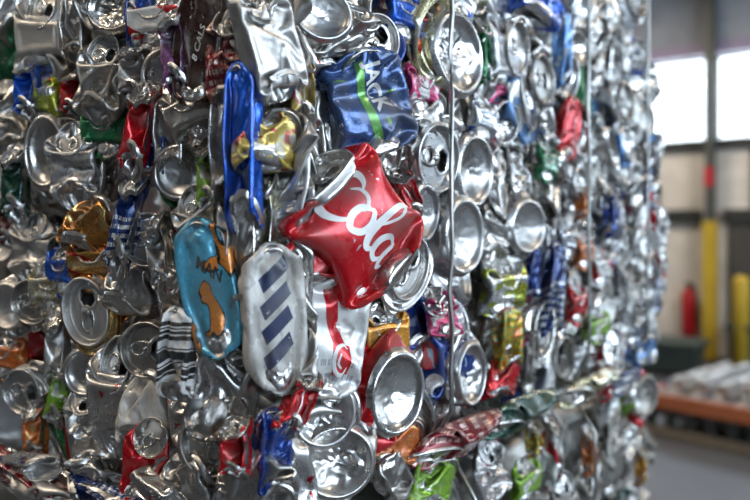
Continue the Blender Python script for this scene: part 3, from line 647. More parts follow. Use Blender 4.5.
hero('e6', 8, 306, 34, 56, 'grey can base at the left edge of the photo', 'base at left edge', bulge=12, flip=True, yaw=22, ends='alu_dull')
hero('e1', 31, 302, 24, 44, 'small grey lid with tab right of the base at left edge', 'small grey lid', bulge=10, yaw=24)
hero('s9', 58, 350, 26, 90, 'flat grey upright can with lime lower edge', 'flat grey upright can', bulge=10, mat='alu_dull', yaw=26)
hero('s9', 63, 392, 14, 76, 'thin green sliver below the flat grey upright can', 'thin green sliver', bulge=10, mat='lime', yaw=24, phi=-16)
hero('s7', 6, 356, 22, 34, 'small orange and red can piece at the left edge', 'orange-red piece at left', bulge=2, mat='orange', yaw=20)
hero('e1', 22, 392, 36, 52, 'silver ring-shaped lid near the lower left', 'ring-shaped lid', bulge=10, yaw=20)
hero('e5', 86, 372, 28, 56, 'oval silver can end below the lid with gold edge', 'oval silver end', bulge=8, flip=True, yaw=22)
hero('s5', 116, 398, 46, 124, 'long silver can with red specks down its side', 'red-specked silver can', bulge=12, mat='silverred', yaw=24)
hero('s4', 90, 428, 34, 80, 'bare silver can with smooth belly left of the red-specked silver can', 'smooth-bellied silver can', bulge=10, yaw=22)
hero('e5', 145, 350, 50, 64, 'open-ended silver can with a dark round hollow', 'can with dark hollow', bulge=10, yaw=24, flip=False)
hero('s6', 146, 412, 36, 84, 'chalky white crumpled can under the can with dark hollow', 'chalky white can', bulge=12, mat='whitewhite', yaw=24, phi=10)
hero('s1', 144, 466, 34, 50, 'bright red and white crumple at the bottom of the left face', 'red-white crumple at bottom', bulge=14, mat='red', yaw=20)
hero('s9', 36, 430, 18, 60, 'orange-red sliver near the foot of the left face', 'orange-red sliver', bulge=8, mat='orange', yaw=20)
hero('s8', 176, 296, 22, 60, 'crimson and grey sliver left of the sky-blue and orange can', 'crimson sliver', bulge=6, mat='silverred', yaw=10)
hero('s6', 128, 286, 40, 60, 'bare silver crumple right of the lid with gold edge', 'silver crumple by gold-edged lid', bulge=8, yaw=20)
hero('s9', 162, 256, 26, 90, 'curled bare silver strip right of the rim with red inside', 'curled silver strip', bulge=10, yaw=10, phi=14)
hero('s7', 66, 270, 14, 30, 'tiny shiny blue can scrap left of the gold and red can', 'tiny blue scrap', bulge=2, mat='royal')
hero('s3', 32, 250, 40, 70, 'dull silver can with soft dents left of the gold and red can', 'soft-dented dull can', bulge=8, ends='alu_dull', mat='alu_dull', yaw=20)
hero('s4', 6, 120, 26, 70, 'dull silver can edge at the left border above the dark green can', 'dull edge at left border', bulge=6, yaw=20)
hero('s8', 76, 30, 24, 70, 'slim silver can right of the tall pressed silver can', 'slim silver can upper left', bulge=8, yaw=26)
hero('s7', 600, 268, 26, 44, 'white can with red print in the blurred lower far part of the upper bale', 'blurred white-red can', bulge=8, mat='whitered')
hero('s9', 626, 296, 16, 60, 'white upright can near the far end, lower part of the upper bale', 'far white upright can', bulge=8, mat='white')
hero('s7', 566, 240, 20, 40, 'pale silver can with blue patches beside the orange-red can', 'blue-patched pale can', bulge=6, mat='silverblue')
hero('s7', 596, 326, 30, 36, 'pale green and white can low on the far part of the upper bale', 'pale green-white can', bulge=6, mat='lime')
hero('s6', 642, 352, 30, 34, 'pale blue can hanging at the lower far corner of the upper bale', 'pale blue corner can', bulge=14, mat='ltblue')
# ---------------- gap between the bales, and the lower bale
def low(kind, px, py, w, h, label, short=None, **kw): place(kind, px, py, w, h, label=label, short=short, **kw)
low('s5', 515, 414, 96, 40, 'dark green flattened can jutting from the gap between the bales', 'dark green can in the gap', face='R', phi=90, pitch=-50, bulge=34, mat='darkgreen')
low('s5', 452, 440, 112, 56, 'dark red flattened can lying in the gap under the upper bale', 'dark red can in the gap', face='R', phi=92, pitch=-48, bulge=30, mat='darkred')
low('s3', 588, 388, 70, 34, 'olive silver flattened can in the far part of the gap', 'olive can in the gap', face='R', phi=90, pitch=-45, bulge=24, mat='paleg')
low('s6', 428, 486, 62, 46, 'bright green can in the lower bale at the bottom edge', 'green can in lower bale', bulge=10, mat='lime')
low('s8', 394, 480, 44, 60, 'bare silver bent flap left of the green can in lower bale', 'bent silver flap', bulge=6, phi=40)
low('s7', 525, 482, 34, 44, 'lime green can in the lower bale, right of the white upright slab', 'lime can in lower bale', bulge=8, mat='lime')
low('s9', 552, 452, 24, 84, 'white upright can with red stripe in the lower bale', 'white upright slab', bulge=10, mat='whitered')
low('s9', 534, 440, 12, 40, 'thin yellow strip left of the white upright can', 'thin yellow strip', bulge=10, mat='yellow')
low('s7', 620, 378, 46, 34, 'navy can at the top of the lower bale near its far end', 'navy can in lower bale', bulge=8, mat='navy')
low('s9', 590, 452, 18, 56, 'faded orange-red can in the lower bale', 'faded orange-red can', bulge=8, mat='orange')
low('s9', 641, 466, 10, 44, 'thin amber can at the far end of the lower bale', 'thin amber can', bulge=8, mat='orangeyellow')
low('s9', 605, 384, 12, 46, 'small crimson can left of the navy can in lower bale', 'small crimson can', bulge=10, mat='red')
low('s4', 492, 474, 40, 66, 'silver can with red patches in the lower bale, under the dark green can', 'silver-red lower can', bulge=8, mat='silverred')
low('s8', 22, 466, 84, 36, 'silver and blue can lying on its side in the gap at lower left', 'silver-blue can in left gap', phi=96, bulge=26, mat='silverblue', ends='alu_dull', pitch=-20)
low('s9', 44, 480, 120, 22, 'long dark red can strip lying under the silver-blue can in left gap', 'dark red strip in left gap', phi=76, bulge=30, mat='darkred', pitch=-30)
low('s5', 46, 496, 90, 40, 'olive grey flattened can at the bottom left corner', 'olive grey can at bottom left', phi=92, bulge=26, pitch=-40, mat='alu_dull')
low('s6', 98, 478, 70, 36, 'bare silver flattened can beneath the red-specked silver can', 'flattened silver can in gap', phi=84, bulge=22, pitch=-40)
low('s9', 112, 498, 90, 18, 'dark navy strip at the bottom edge, lower left', 'navy strip at bottom edge', phi=88, bulge=24, mat='navy', pitch=-30)
low('s8', 160, 490, 60, 40, 'crumpled pale silver can beneath the red-white crumple', 'pale silver crumple in gap', phi=70, bulge=16, pitch=-20)

# ---------------- everything between the picked-out cans
rnd = random.Random(7)
LOOK = {'alu': 'bare silver', 'alu_dull': 'dull grey', 'alu_shaded': 'shaded grey', 'alu_bright': 'shiny silver', 'red': 'red', 'coke': 'cola-red', 'darkred': 'maroon', 'blue': 'blue', 'royal': 'royal-blue', 'navy': 'navy',
        'ltblue': 'pale blue', 'pepsi': 'blue and red', 'green': 'green', 'lime': 'lime green', 'limesilver': 'lime and silver', 'darkgreen': 'dark green', 'teal': 'teal', 'gold': 'copper-gold',
        'paleg': 'pale gold', 'yellow': 'yellow', 'orange': 'orange', 'white': 'white', 'whitered': 'white and red', 'mauve': 'mauve', 'pink': 'pink', 'silverred': 'red-flecked silver',
        'silverblue': 'blue-flecked silver', 'silvertext': 'grey printed', 'redyellow': 'red and yellow', 'whitewhite': 'chalky white'}
PAL = {'L': [('alu', 46), ('alu_dull', 26), ('silvertext', 6), ('silverred', 4), ('paleg', 3), ('blue', 3), ('darkred', 3), ('green', 2), ('whitewhite', 3), ('darkgreen', 2), ('red', 2)],
       'R': [('alu', 34), ('alu_bright', 24), ('silverblue', 10), ('silvertext', 8), ('silverred', 4), ('ltblue', 5), ('blue', 3), ('white', 5), ('pepsi', 2), ('paleg', 3), ('green', 1), ('pink', 1), ('red', 1)],
       'F': [('alu', 20), ('alu_bright', 10), ('white', 14), ('whitered', 8), ('silverred', 14), ('silverblue', 10), ('silvertext', 12), ('pink', 2), ('red', 3), ('orange', 2), ('ltblue', 4)],
       'B': [('alu_shaded', 46), ('alu_dull', 12), ('silvertext', 10), ('silverred', 8), ('darkgreen', 4), ('red', 4), ('orange', 3), ('lime', 3), ('blue', 4), ('white', 6), ('paleg', 4), ('darkred', 3)]}  # lower bale: mostly aluminium with shade put into its colour
def pick(pal):
    t = rnd.uniform(0, sum(w for _, w in pal))
    for k, w in pal:
        t -= w
        if t <= 0: return k
    return pal[0][0]
HERO = list(PLACED)
def clear(p, rad):
    x, y = proj(p)
    return all((Vector(p)-q['loc']).length > rad for q in PLACED) and all(((x-q['px'])/q['w'])**2+((y-q['py'])/q['h'])**2 > .15 for q in HERO)
def fill(face, zlo, zhi, tlo, thi, step, rad, bulge, pal, size=(38, 62)):
    t = tlo; row = 0
    while t < thi:
        z = zlo+(row % 2)*step*.5; row += 1
        while z < zhi:
            tt = t+rnd.uniform(-.25, .25)*step; zz = min(zhi-.012, max(zlo+.012, z+rnd.uniform(-.25, .25)*step)); z += step
            p = Vector((FX-.012, FY+tt, 1.5+zz)) if face == 'R' else Vector((FX-tt, FY+.012, 1.5+zz))
            if not clear(p, rad): continue
            px, py = proj(p)
            if not (-26 < px < 700 and -34 < py < 530): continue
            zd = (p-EYE).dot(VD); ppm = FPX/zd/1000
            if face == 'R' and tt > .93-.17*max(0, zz-.08)/.36: continue
            g = rnd.random()
            if tt < .2 and zz > -.17: pal_ = [x for x in pal if x[0].startswith('alu') or x[0] in ('silvertext', 'silverblue')]
            elif tt > .42 and -.17 < zz < .03: pal_ = PAL['F']
            else: pal_ = pal
            fs = .58 if face == 'R' else .72
            if face == 'R' and tlo >= .3: fs = .52
            H_ = rnd.uniform(*size)*1.15; W_ = rnd.uniform(*size)*fs
            if g < (.42 if face == 'R' else .06): fl = rnd.random() < .5; kind = rnd.choice(['e4', 'e5', 'e6', 'e1', 'e3'] if fl else ['e1', 'e2', 'e3', 'e4', 'e5', 'e6']); W_ = H_*fs*rnd.uniform(.85, 1.1); ph = rnd.uniform(-40, 40)
            else: kind = rnd.choice(['s1', 's2', 's3', 's4', 's5', 's6', 's7', 's8', 's9', 's10', 's10', 's8']); ph = rnd.choice([0, 0, 180])+rnd.uniform(-28, 28); H_ *= 1.2; fl = rnd.random() < .5
            m = pick(pal_)
            if face == 'L' and kind[0] == 's': kind, fl = rnd.choice([('s10', True), ('s5', True), ('s3', True), ('s4', True), ('h1', True), ('h3', False), ('s2', False), ('s8', False), ('s10', False), ('s9', True)])
            if face == 'L' and kind[0] != 'e':
                k_ = rnd.uniform(.85, 1.05); place(kind, px, py, face=face, flip=fl, phi=ph, yaw=rnd.uniform(35, 95), pitch=rnd.uniform(-12, 12), bulge=bulge+rnd.uniform(-6, 6), mat=m, scale=(k_*.9, k_, .8))
                PLACED[-1]['desc'] = (LOOK[m], 'side', fl, m); continue
            e = place(kind, px, py, W_*ppm, H_*ppm, face=face, flip=fl, phi=ph, yaw=rnd.uniform(-12, 34) if face == 'L' else rnd.uniform(-14, 22), pitch=rnd.uniform(-14, 14),
                      bulge=bulge+rnd.uniform(-5, 5), mat=m, ends=rnd.choice(['alu_shaded', 'alu_shaded', 'alu_dull'] if zhi < -.2 else ['alu', 'alu', 'alu_dull'] if face == 'L' else ['alu', 'alu_bright']))
            PLACED[-1]['desc'] = (LOOK[m], ('end' if kind[0] == 'e' else 'side'), fl, m)
        t += step
fill('R', -.175, .44, .0, .34, .050, .034, 2, PAL['R'])
fill('R', -.175, .44, .34, .93, .056, .036, 3, PAL['R'], (42, 62))
fill('L', -.175, .30, .01, .37, .048, .031, -6, PAL['L'], (44, 70))
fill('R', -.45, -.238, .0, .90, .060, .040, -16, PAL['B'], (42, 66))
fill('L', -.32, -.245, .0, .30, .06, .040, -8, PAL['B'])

def gaps(face, zlo, zhi, tlo, thi, step, pal):
    t = tlo
    while t < thi:
        z = zlo
        while z < zhi:
            p = Vector((FX-.03, FY+t, 1.5+z)) if face == 'R' else Vector((FX-t, FY+.03, 1.5+z)); px, py = proj(p); z += step
            if not (-20 < px < 690 and -30 < py < 525): continue
            if face == 'R' and t > .89-.15*max(0, z-.12)/.36: continue
            m = pick([x for x in pal if x[0].startswith('alu') or x[0][:6] == 'silver'] if t < .2 else pal); zd = (p-EYE).dot(VD); ppm = FPX/zd/1000; kind = rnd.choice(['s3', 's4', 's5', 's7', 's10', 's1'])
            place(kind, px, py, 72*ppm*(.6 if face == 'R' else .8), 86*ppm, face=face, flip=rnd.random() < .5, phi=rnd.uniform(-30, 30), yaw=rnd.uniform(-8, 20), pitch=rnd.uniform(-10, 10), bulge=-14+rnd.uniform(-4, 4), mat=m)
            PLACED[-1]['desc'] = (LOOK[m], 'side', False, m)
        t += step
gaps('R', -.17, .42, .02, .88, .078, PAL['R'])
gaps('L', -.17, .28, .02, .35, .068, PAL['L'])
gaps('R', -.43, -.27, .02, .88, .088, PAL['B'])
# labels for the cans in between: look, shown side, and where they sit among the picked-out ones
anch = [q for q in HERO if q['short']]
used = {q['label'] for q in HERO}
def rel(q, a):
    dx, dy = q['px']-a['px'], q['py']-a['py']
    if abs(dx) > 1.8*abs(dy): return 'right of' if dx > 0 else 'left of'
    if abs(dy) > 1.8*abs(dx): return 'below' if dy > 0 else 'above'
    return ('below' if dy > 0 else 'above')+(' and right of' if dx > 0 else ' and left of')
import re
def nw(t): return len(re.findall(r"[A-Za-z0-9']+", t))
STATE = ['crumpled', 'dented', 'squashed', 'creased', 'flattened']
for q in PLACED:
    if q['label']: continue
    look, side, fl, m = q['desc']; st = {'end': 'can base facing out' if fl else 'can lid facing out', 'side': 'crumpled can side'}[side]
    near = sorted(anch, key=lambda a: math.hypot(q['px']-a['px'], q['py']-a['py']))[:12]; done = False
    wh = '' if q['loc'].z > 1.31 else ' of the lower bale'
    for a in near:
        L = f"{look} {st}{wh}, {rel(q, a)} the {a['short']}"
        if L not in used and nw(L) <= 16: done = True; break
    if not done:
        for a in near[:4]:
            for b in near[:4]:
                if a is b: continue
                L = f"{look} can {side}, {rel(q, a)} {a['short']}, {rel(q, b)} {b['short']}"
                if L not in used and nw(L) <= 16: done = True; break
            if done: break
    q['label'] = L; used.add(L); q['o']['label'] = L
for q in PLACED:
    q['o']['group'] = 'crushed cans of the upper bale' if q['loc'].z > 1.315 else 'crushed cans of the lower bale'
print('cans', len(PLACED), round(time.time()-T0, 1))

# ---------------- the packed inside of the bales
def core(name, lo, hi, label, seed):
    rng = np.random.RandomState(seed); bm = bmesh.new(); bx(bm, lo, hi)
    bmesh.ops.subdivide_edges(bm, edges=bm.edges[:], cuts=84, use_grid_fill=True)
    from mathutils import noise
    for v in bm.verts:
        p = v.co*22; n = noise.noise_vector(p+Vector((seed, 0, 0)))*.016+noise.noise_vector(p*2.7)*.008; v.co += n
    return tag(obj(name, bm, MAT['alu_shaded'], smooth=True), label, 'compressed scrap', kind='stuff')
core('packed_can_scrap', (-1.42, FY+.062, 1.345), (FX-.062, 1.10, 2.01), 'densely packed crushed cans filling the inside of the upper bale', 3)
core('packed_can_scrap', (-1.42, FY+.06, .68), (FX-.06, 1.16, 1.245), 'densely packed crushed cans filling the inside of the lower bale', 5)
core('packed_can_scrap', (-1.42, FY+.02, .0), (FX-.02, 1.21, .64), 'packed crushed cans of the lowest bale standing on the floor', 9)

# ---------------- baling wires
STEEL = plain('baling_wire_steel', (.34, .33, .31), .38, 1., 60, .2)
def wire(y, zlo, zhi, label, seed, group):
    rr = random.Random(seed); bm = bmesh.new(); pts = []
    xf, xb = FX+.021, -1.45
    n = 22
    for k in range(n+1): pts.append((xf+rr.uniform(-.0012, .0012)-.018*(k in (0, n)), y+rr.uniform(-.0012, .0012), zlo+(zhi-zlo)*k/n))
    for k in range(1, 12): pts.append((xf-.02+(xb-xf)*k/12, y+rr.uniform(-.002, .002), zhi+.006))
    for k in range(0, 9): pts.append((xb, y, zhi-(zhi-zlo)*k/8))
    for k in range(1, 12): pts.append((xb+(xf-.02-xb)*k/12, y+rr.uniform(-.002, .002), zlo-.004))
    tube(bm, pts, .0021, 8, closed=True)
    tag(obj('baling_wire', bm, STEEL, smooth=True), label, 'wire', group)
wire(FY+.190, 1.322, 2.03, 'thin grey steel wire running down the right face beside the red cola can', 1, 'baling wires of the upper bale')
wire(FY+.50, 1.322, 2.03, 'steel baling wire crossing the blurred middle of the right face', 2, 'baling wires of the upper bale')
wire(FY+.73, 1.322, 2.03, 'steel baling wire close to the far end of the bale', 3, 'baling wires of the upper bale')
wire(FY+.235, .66, 1.292, 'steel baling wire on the near part of the lower bale', 4, 'baling wires of the lower bale')
wire(FY+.52, .66, 1.292, 'steel baling wire on the middle of the lower bale', 5, 'baling wires of the lower bale')

# ------------------------------------------------------------------ the hall
def wallmat(name, c, sc=3., rough=.85, blocks=True):
    T = NT(name); co = T.node('ShaderNodeTexCoord').outputs['Object']
    n1 = T.noise(co, sc, 5, .6); n2 = T.noise(co, 26., 3)
    col = T.mix(T.ramp(n1, .35, .75), c, tuple(x*.62 for x in c)); col = T.mix(T.math('MULTIPLY', n2, .3), col, tuple(x*.8 for x in c))
    T.put(T.b.inputs['Base Color'], col); T.b.inputs['Roughness'].default_value = rough
    T.put(T.b.inputs['Normal'], T.node('ShaderNodeBump', {'Strength': .3, 'Distance': .01, 'Height': n2}).outputs[0]); return T.m
M_wall = wallmat('painted_block_wall', (.80, .75, .69)); M_wall2 = wallmat('grey_block_wall', (.07, .066, .06)); M_floor = wallmat('worn_concrete', (.075, .077, .088), 1.2, .55)
M_ceil = wallmat('grey_roof_deck', (.34, .36, .40)); M_dark = plain('dark_steel', (.035, .037, .035), .5, .3, 6, .3); M_yel = plain('safety_yellow', (.50, .34, .025), .5, 0, 9, .2)
M_lav = plain('lavender_lintel_paint', (.30, .25, .36), .6, 0, 5, .1); M_or = plain('orange_steel', (.42, .12, .045), .5, 0, 8, .25); M_col = plain('olive_grey_steel', (.075, .08, .07), .5, .2, 6, .3)
M_gal = plain('galvanised_steel', (.42, .42, .43), .42, .8, 14, .25); M_redp = plain('extinguisher_red', (.45, .012, .015), .3, 0); M_blk = plain('black_rubber', (.02, .02, .02), .6)
M_bin = plain('dark_green_bin', (.03, .045, .038), .55, 0, 7, .3); M_wood = plain('worn_timber', (.20, .15, .10), .8, 0, 18, .3)
def st(o): return tag(o, kind='structure')
WY = 9.2; X0, X1, Y0, H = -7., 6.5, -5., 5.2
T = NT('window_glass'); g = T.b
T.n.remove(T.b); tr = T.n.new('ShaderNodeBsdfTransparent'); gl = T.n.new('ShaderNodeBsdfGlossy'); gl.inputs['Roughness'].default_value = .02
mx = T.n.new('ShaderNodeMixShader'); mx.inputs[0].default_value = .06; T.t.links.new(tr.outputs[0], mx.inputs[1]); T.t.links.new(gl.outputs[0], mx.inputs[2])
T.t.links.new(mx.outputs[0], T.n['Material Output'].inputs[0]); M_glass = T.m
nwin = [0]
def area(name, loc, rot, sx, sy, power, col):
    l = bpy.data.lights.new(name, 'AREA'); l.shape = 'RECTANGLE'; l.size = sx; l.size_y = sy; l.energy = power; l.color = col
    o = link(bpy.data.objects.new(name, l)); o.location = loc; o.rotation_euler = rot; return o
SKY = (.60, .79, 1.)
def wall_with_windows(name, axis, c, span, rows, z0, z1, mat, L, frame_w=.025, skip=()):
    """a wall in the plane axis = c, with window openings (a0, a1) between heights z0 and z1; daylight stands outside each opening"""
    th = .25; bm = bmesh.new(); out = 1 if c > 0 else -1
    def bb(a0, a1, lo, hi):
        if a1-a0 < .01 or hi-lo < .01: return
        if axis == 'y': bx(bm, (a0, min(c, c+out*th), lo), (a1, max(c, c+out*th), hi))
        else: bx(bm, (min(c, c+out*th), a0, lo), (max(c, c+out*th), a1, hi))
    bb(span[0], span[1], 0, z0); bb(span[0], span[1], z1, H); p = span[0]
    for a0, a1 in rows: bb(p, a0, z0, z1); p = a1
    bb(p, span[1], z0, z1)
    st(obj(name, bm, mat))
    for a0, a1 in rows:
        nwin[0] += 1; w = empty(f'window_{nwin[0]}', ((a0+a1)/2, c, z0) if axis == 'y' else (c, (a0+a1)/2, z0)); tag(w, kind='structure'); bpy.context.view_layer.update()
        f = bmesh.new(); k = frame_w; m = (a0+a1)/2
        def fb(a, b, lo, hi, q=0.06):
            if axis == 'y': bx(f, (a, c+out*.06, lo), (b, c+out*(.06+q), hi))
            else: bx(f, (c+out*.06, a, lo), (c+out*(.06+q), b, hi))
        fb(a0, a0+k, z0, z1); fb(a1-k, a1, z0, z1); fb(a0, a1, z0, z0+k); fb(a0, a1, z1-k, z1)
        bmesh.ops.recalc_face_normals(f, faces=f.faces)
        obj('window_frame', f, M_dark, w)
        f2 = bmesh.new()
        if axis == 'y': bx(f2, (a0+k, c+out*.085, z0+k), (a1-k, c+out*.091, z1-k))
        else: bx(f2, (c+out*.085, a0+k, z0+k), (c+out*.091, a1-k, z1-k))
        obj('window_pane', f2, M_glass, w)
        A = (a1-a0)*(z1-z0)
        if axis == 'y': area('daylight', (m, c+out*.35, (z0+z1)/2), (PI/2*(-out if out > 0 else 1)*1., 0, 0) if False else ((-PI/2, 0, 0) if out > 0 else (PI/2, 0, 0)), a1-a0, z1-z0, L*PI*A, SKY)
        else: area('daylight', (c+out*.35, m, (z0+z1)/2), (0, PI/2*out, 0), z1-z0, a1-a0, L*PI*A, SKY)
LW = 3.6
cx = -1.89
wall_with_windows('wall_far', 'y', WY, (X0, X1), [(cx-4.6, cx-2.4), (cx-2.2, cx-.02), (cx+.02, cx+2.2), (cx+2.4, cx+4.6), (cx+4.8, cx+7.)], 2.55, 3.55, M_wall, LW*2.4)
wall_with_windows('wall_right', 'x', X1, (Y0, WY), [(-4., -1.6), (-1.2, 1.2), (1.6, 4.), (4.4, 6.8)], 1.9, 4.2, M_wall2, LW*2.8)
wall_with_windows('wall_near', 'y', Y0, (X0, X1), [(-5.6, -3.6)], 2.4, 3.6, M_wall2, LW*.4)
st(box('wall_left', (X0-.25, Y0, 0), (X0, WY, H), M_wall2))
st(box('floor', (X0-.25, Y0-.25, -.2), (X1+.25, WY+.25, 0), M_floor)); st(box('ceiling', (X0-.25, Y0-.25, H), (X1+.25, WY+.25, H+.2), M_ceil))
# lintel, dark rails and wainscot of the far wall
st(box('trim_1', (X0, WY-.04, 3.55), (X1, WY-.002, 3.70), M_lav)); st(box('trim_2', (X0, WY-.06, 2.44), (X1, WY-.002, 2.55), M_dark))
st(box('trim_3', (X0, WY-.07, 1.58), (cx-.12, WY-.002, 1.74), M_dark)); st(box('trim_4', (cx+.12, WY-.07, 1.58), (X1, WY-.002, 1.74), M_dark))
st(box('trim_5', (X0, WY-.03, 3.70), (X1, WY-.002, H), M_ceil))
for k, y in enumerate((1.5, 4.2, 6.9)): 
    bm = bmesh.new(); bx(bm, (X0, y-.1, 4.55), (X1, y+.1, 4.60)); bx(bm, (X0, y-.1, 4.95), (X1, y+.1, 5.0)); bx(bm, (X0, y-.015, 4.6), (X1, y+.015, 4.95))
    st(obj(f'trim_{6+k}', bm, M_dark))
# grey panel between the column and the right hand block wall
st(box('trim_9', (cx+.16, WY-.03, 0), (X1, WY-.002, 1.58), M_wall2)); st(box('trim_10', (cx+.4, WY-.03, 1.74), (X1, WY-.002, 2.44), M_wall2))
# columns
for x, lab in ((cx, 'olive-grey steel column with a yellow painted lower half, between the far windows'), (cx-4.5, 'steel column hidden behind the bale'), (cx+4.5, 'steel column further right along the far wall')):
    if x == cx-4.5: continue
    e = tag(empty('steel_column', (x, WY-.15, 0)), lab, 'column', 'columns along the far wall'); bpy.context.view_layer.update()
    for nm, lo, hi, m in (('column_shaft', 1.60, H, M_col), ('painted_guard', 0.02, 1.60, M_yel)):
        bm = bmesh.new(); a = .045 if nm == 'column_shaft' else .07
        bx(bm, (x-a, WY-.24, lo), (x+a, WY-.225, hi)); bx(bm, (x-a, WY-.085, lo), (x+a, WY-.07, hi)); bx(bm, (x-.01, WY-.225, lo), (x+.01, WY-.085, hi)); obj(nm, bm, m, e)
    bm = bmesh.new(); bx(bm, (x-.14, WY-.28, 0), (x+.14, WY-.03, .02)); obj('base_plate', bm, M_dark, e)
    if x == cx:
        obj('red_notice', (lambda b: (bx(b, (x-.05, WY-.246, 2.0), (x+.05, WY-.241, 2.22)), b)[1])(bmesh.new()), M_redp, e)
# fire extinguisher hung on the wall
ex = (cx-.24, WY-.12, .26); e = tag(empty('fire_extinguisher', ex), 'red fire extinguisher hanging on the wall left of the yellow column', 'fire extinguisher'); bpy.context.view_layer.update()
bm = bmesh.new(); lathe(bm, [(.07, 0), (.085, .02), (.085, .46), (.075, .51), (.04, .55), (.025, .57)], ex, 28); obj('cylinder', bm, M_redp, e, True)
bm = bmesh.new(); lathe(bm, [(.026, .57), (.026, .62)], ex, 16); bx(bm, (ex[0]-.02, ex[1]-.10, .26+.60), (ex[0]+.02, ex[1]+.05, .26+.625)); obj('valve_handle', bm, M_blk, e)
bm = bmesh.new(); tube(bm, [(ex[0]+.02, ex[1], .86), (ex[0]+.10, ex[1]-.12, .84), (ex[0]+.11, ex[1]-.12, .64), (ex[0]+.10, ex[1]-.10, .44)], .012); obj('hose', bm, M_blk, e, True)
bm = bmesh.new(); bx(bm, (ex[0]-.03, ex[1]+.08, .5), (ex[0]+.03, WY-.002, .84)); obj('wall_bracket', bm, M_dark, e)
# electrical box on the wall
e = tag(empty('junction_box', (cx-.62, WY-.04, 1.1)), 'small grey junction box on the pale wall', 'junction box'); bpy.context.view_layer.update()
bm = bmesh.new(); bx(bm, (cx-.70, WY-.07, 1.05), (cx-.54, WY-.002, 1.14), .006); obj('housing', bm, M_gal, e); bm = bmesh.new(); bx(bm, (cx-.63, WY-.03, 1.14), (cx-.61, WY-.002, 1.58)); obj('conduit', bm, M_gal, e)
# bollard
bp = EYE+ray(741, 372)*(1.5/((372-HOR)/FPX)); bp.z = 0
e = tag(empty('bollard', bp), 'yellow safety bollard standing at the right edge', 'bollard'); bpy.context.view_layer.update()
bm = bmesh.new(); lathe(bm, [(.084, 0), (.084, .95), (.078, .98), (.06, 1.005), (.03, 1.02), (.004, 1.025)], bp, 32); obj('post', bm, M_yel, e, True)
bm = bmesh.new(); lathe(bm, [(.13, 0), (.13, .012), (.085, .014)], bp, 32); obj('base_flange', bm, M_dark, e)
# dark bin by the wall
def bin_(x, y, w, d, h, lab):
    e = tag(empty('waste_bin', (x, y, 0)), lab, 'bin'); bpy.context.view_layer.update(); bm = bmesh.new()
    r = bmesh.ops.create_cube(bm, size=1, matrix=Matrix.Translation((x, y, h/2+.05)) @ Matrix.Diagonal((w, d, h, 1)))
    for v in r['verts']:
        if v.co.z < h/2: v.co.x = x+(v.co.x-x)*.86; v.co.y = y+(v.co.y-y)*.86
    bmesh.ops.delete(bm, geom=[f for f in bm.faces if f.normal.z > .9], context='FACES'); obj('tub', bm, M_bin, e)
    bm = bmesh.new(); bx(bm, (x-w/2-.03, y-d/2-.03, h+.04), (x+w/2+.03, y+d/2+.03, h+.10), .02); obj('lid', bm, M_bin, e)
    for sx in (-1, 1):
        for sy in (-1, 1):
            bm = bmesh.new(); lathe(bm, [(.04, -.015), (.04, .015)], (x+sx*w*.34, y+sy*d*.34, .04), 16, 'X'); obj('wheel', bm, M_blk, e)
bin_(-2.05, 8.0, .58, .5, .26, 'dark green wheeled bin against the pale wall')
bin_(-1.35, 8.65, .5, .4, .40, 'dark bin standing right of the yellow column')
# low orange roller bed in front of the far wall
def gp(px, py, z): r = ray(px, py); return EYE+r*((z-1.5)/r.z)
a = gp(640, 391, .30); b = gp(790, 417, .30); d = (b-a).normalized(); nrm = Vector((-d.y, d.x, 0)); Lc = (b-a).length
ang = math.atan2(d.y, d.x); e = tag(empty('roller_conveyor', (a.x, a.y, 0)), 'low orange roller conveyor bed loaded with crushed cans', 'conveyor'); bpy.context.view_layer.update()
RM = Matrix.Translation((a.x, a.y, 0)) @ Matrix.Rotation(ang, 4, 'Z')
def cb(name, boxes, mat, smooth=False):
    bm = bmesh.new()
    for lo, hi in boxes: bx(bm, lo, hi)
    bmesh.ops.transform(bm, matrix=RM, verts=bm.verts); return obj(name, bm, mat, e)
WB = 1.05
cb('side_rail', [((0, 0, .20), (Lc, .05, .30))], M_or); cb('side_rail', [((0, WB, .20), (Lc, WB+.05, .30))], M_or)
for k in range(7):
    x = Lc*(k+.5)/7; cb('leg', [((x-.03, .0, .0), (x+.03, .05, .20))], M_dark); cb('leg', [((x-.03, WB, .0), (x+.03, WB+.05, .20))], M_dark)
cb('lower_rail', [((0, -.03, .0), (Lc, .0, .07))], M_wood); cb('cross_deck', [((0, .05, .14), (Lc, WB, .20))], M_dark)
nr = 17
for k in range(nr):
    x = Lc*(k+.5)/nr; bm = bmesh.new(); lathe(bm, [(.038, .05), (.038, WB)], (0, 0, 0), 14, 'Y')
    bmesh.ops.transform(bm, matrix=RM @ Matrix.Translation((x, 0, .27)), verts=bm.verts); obj('roller', bm, M_gal, e, True)
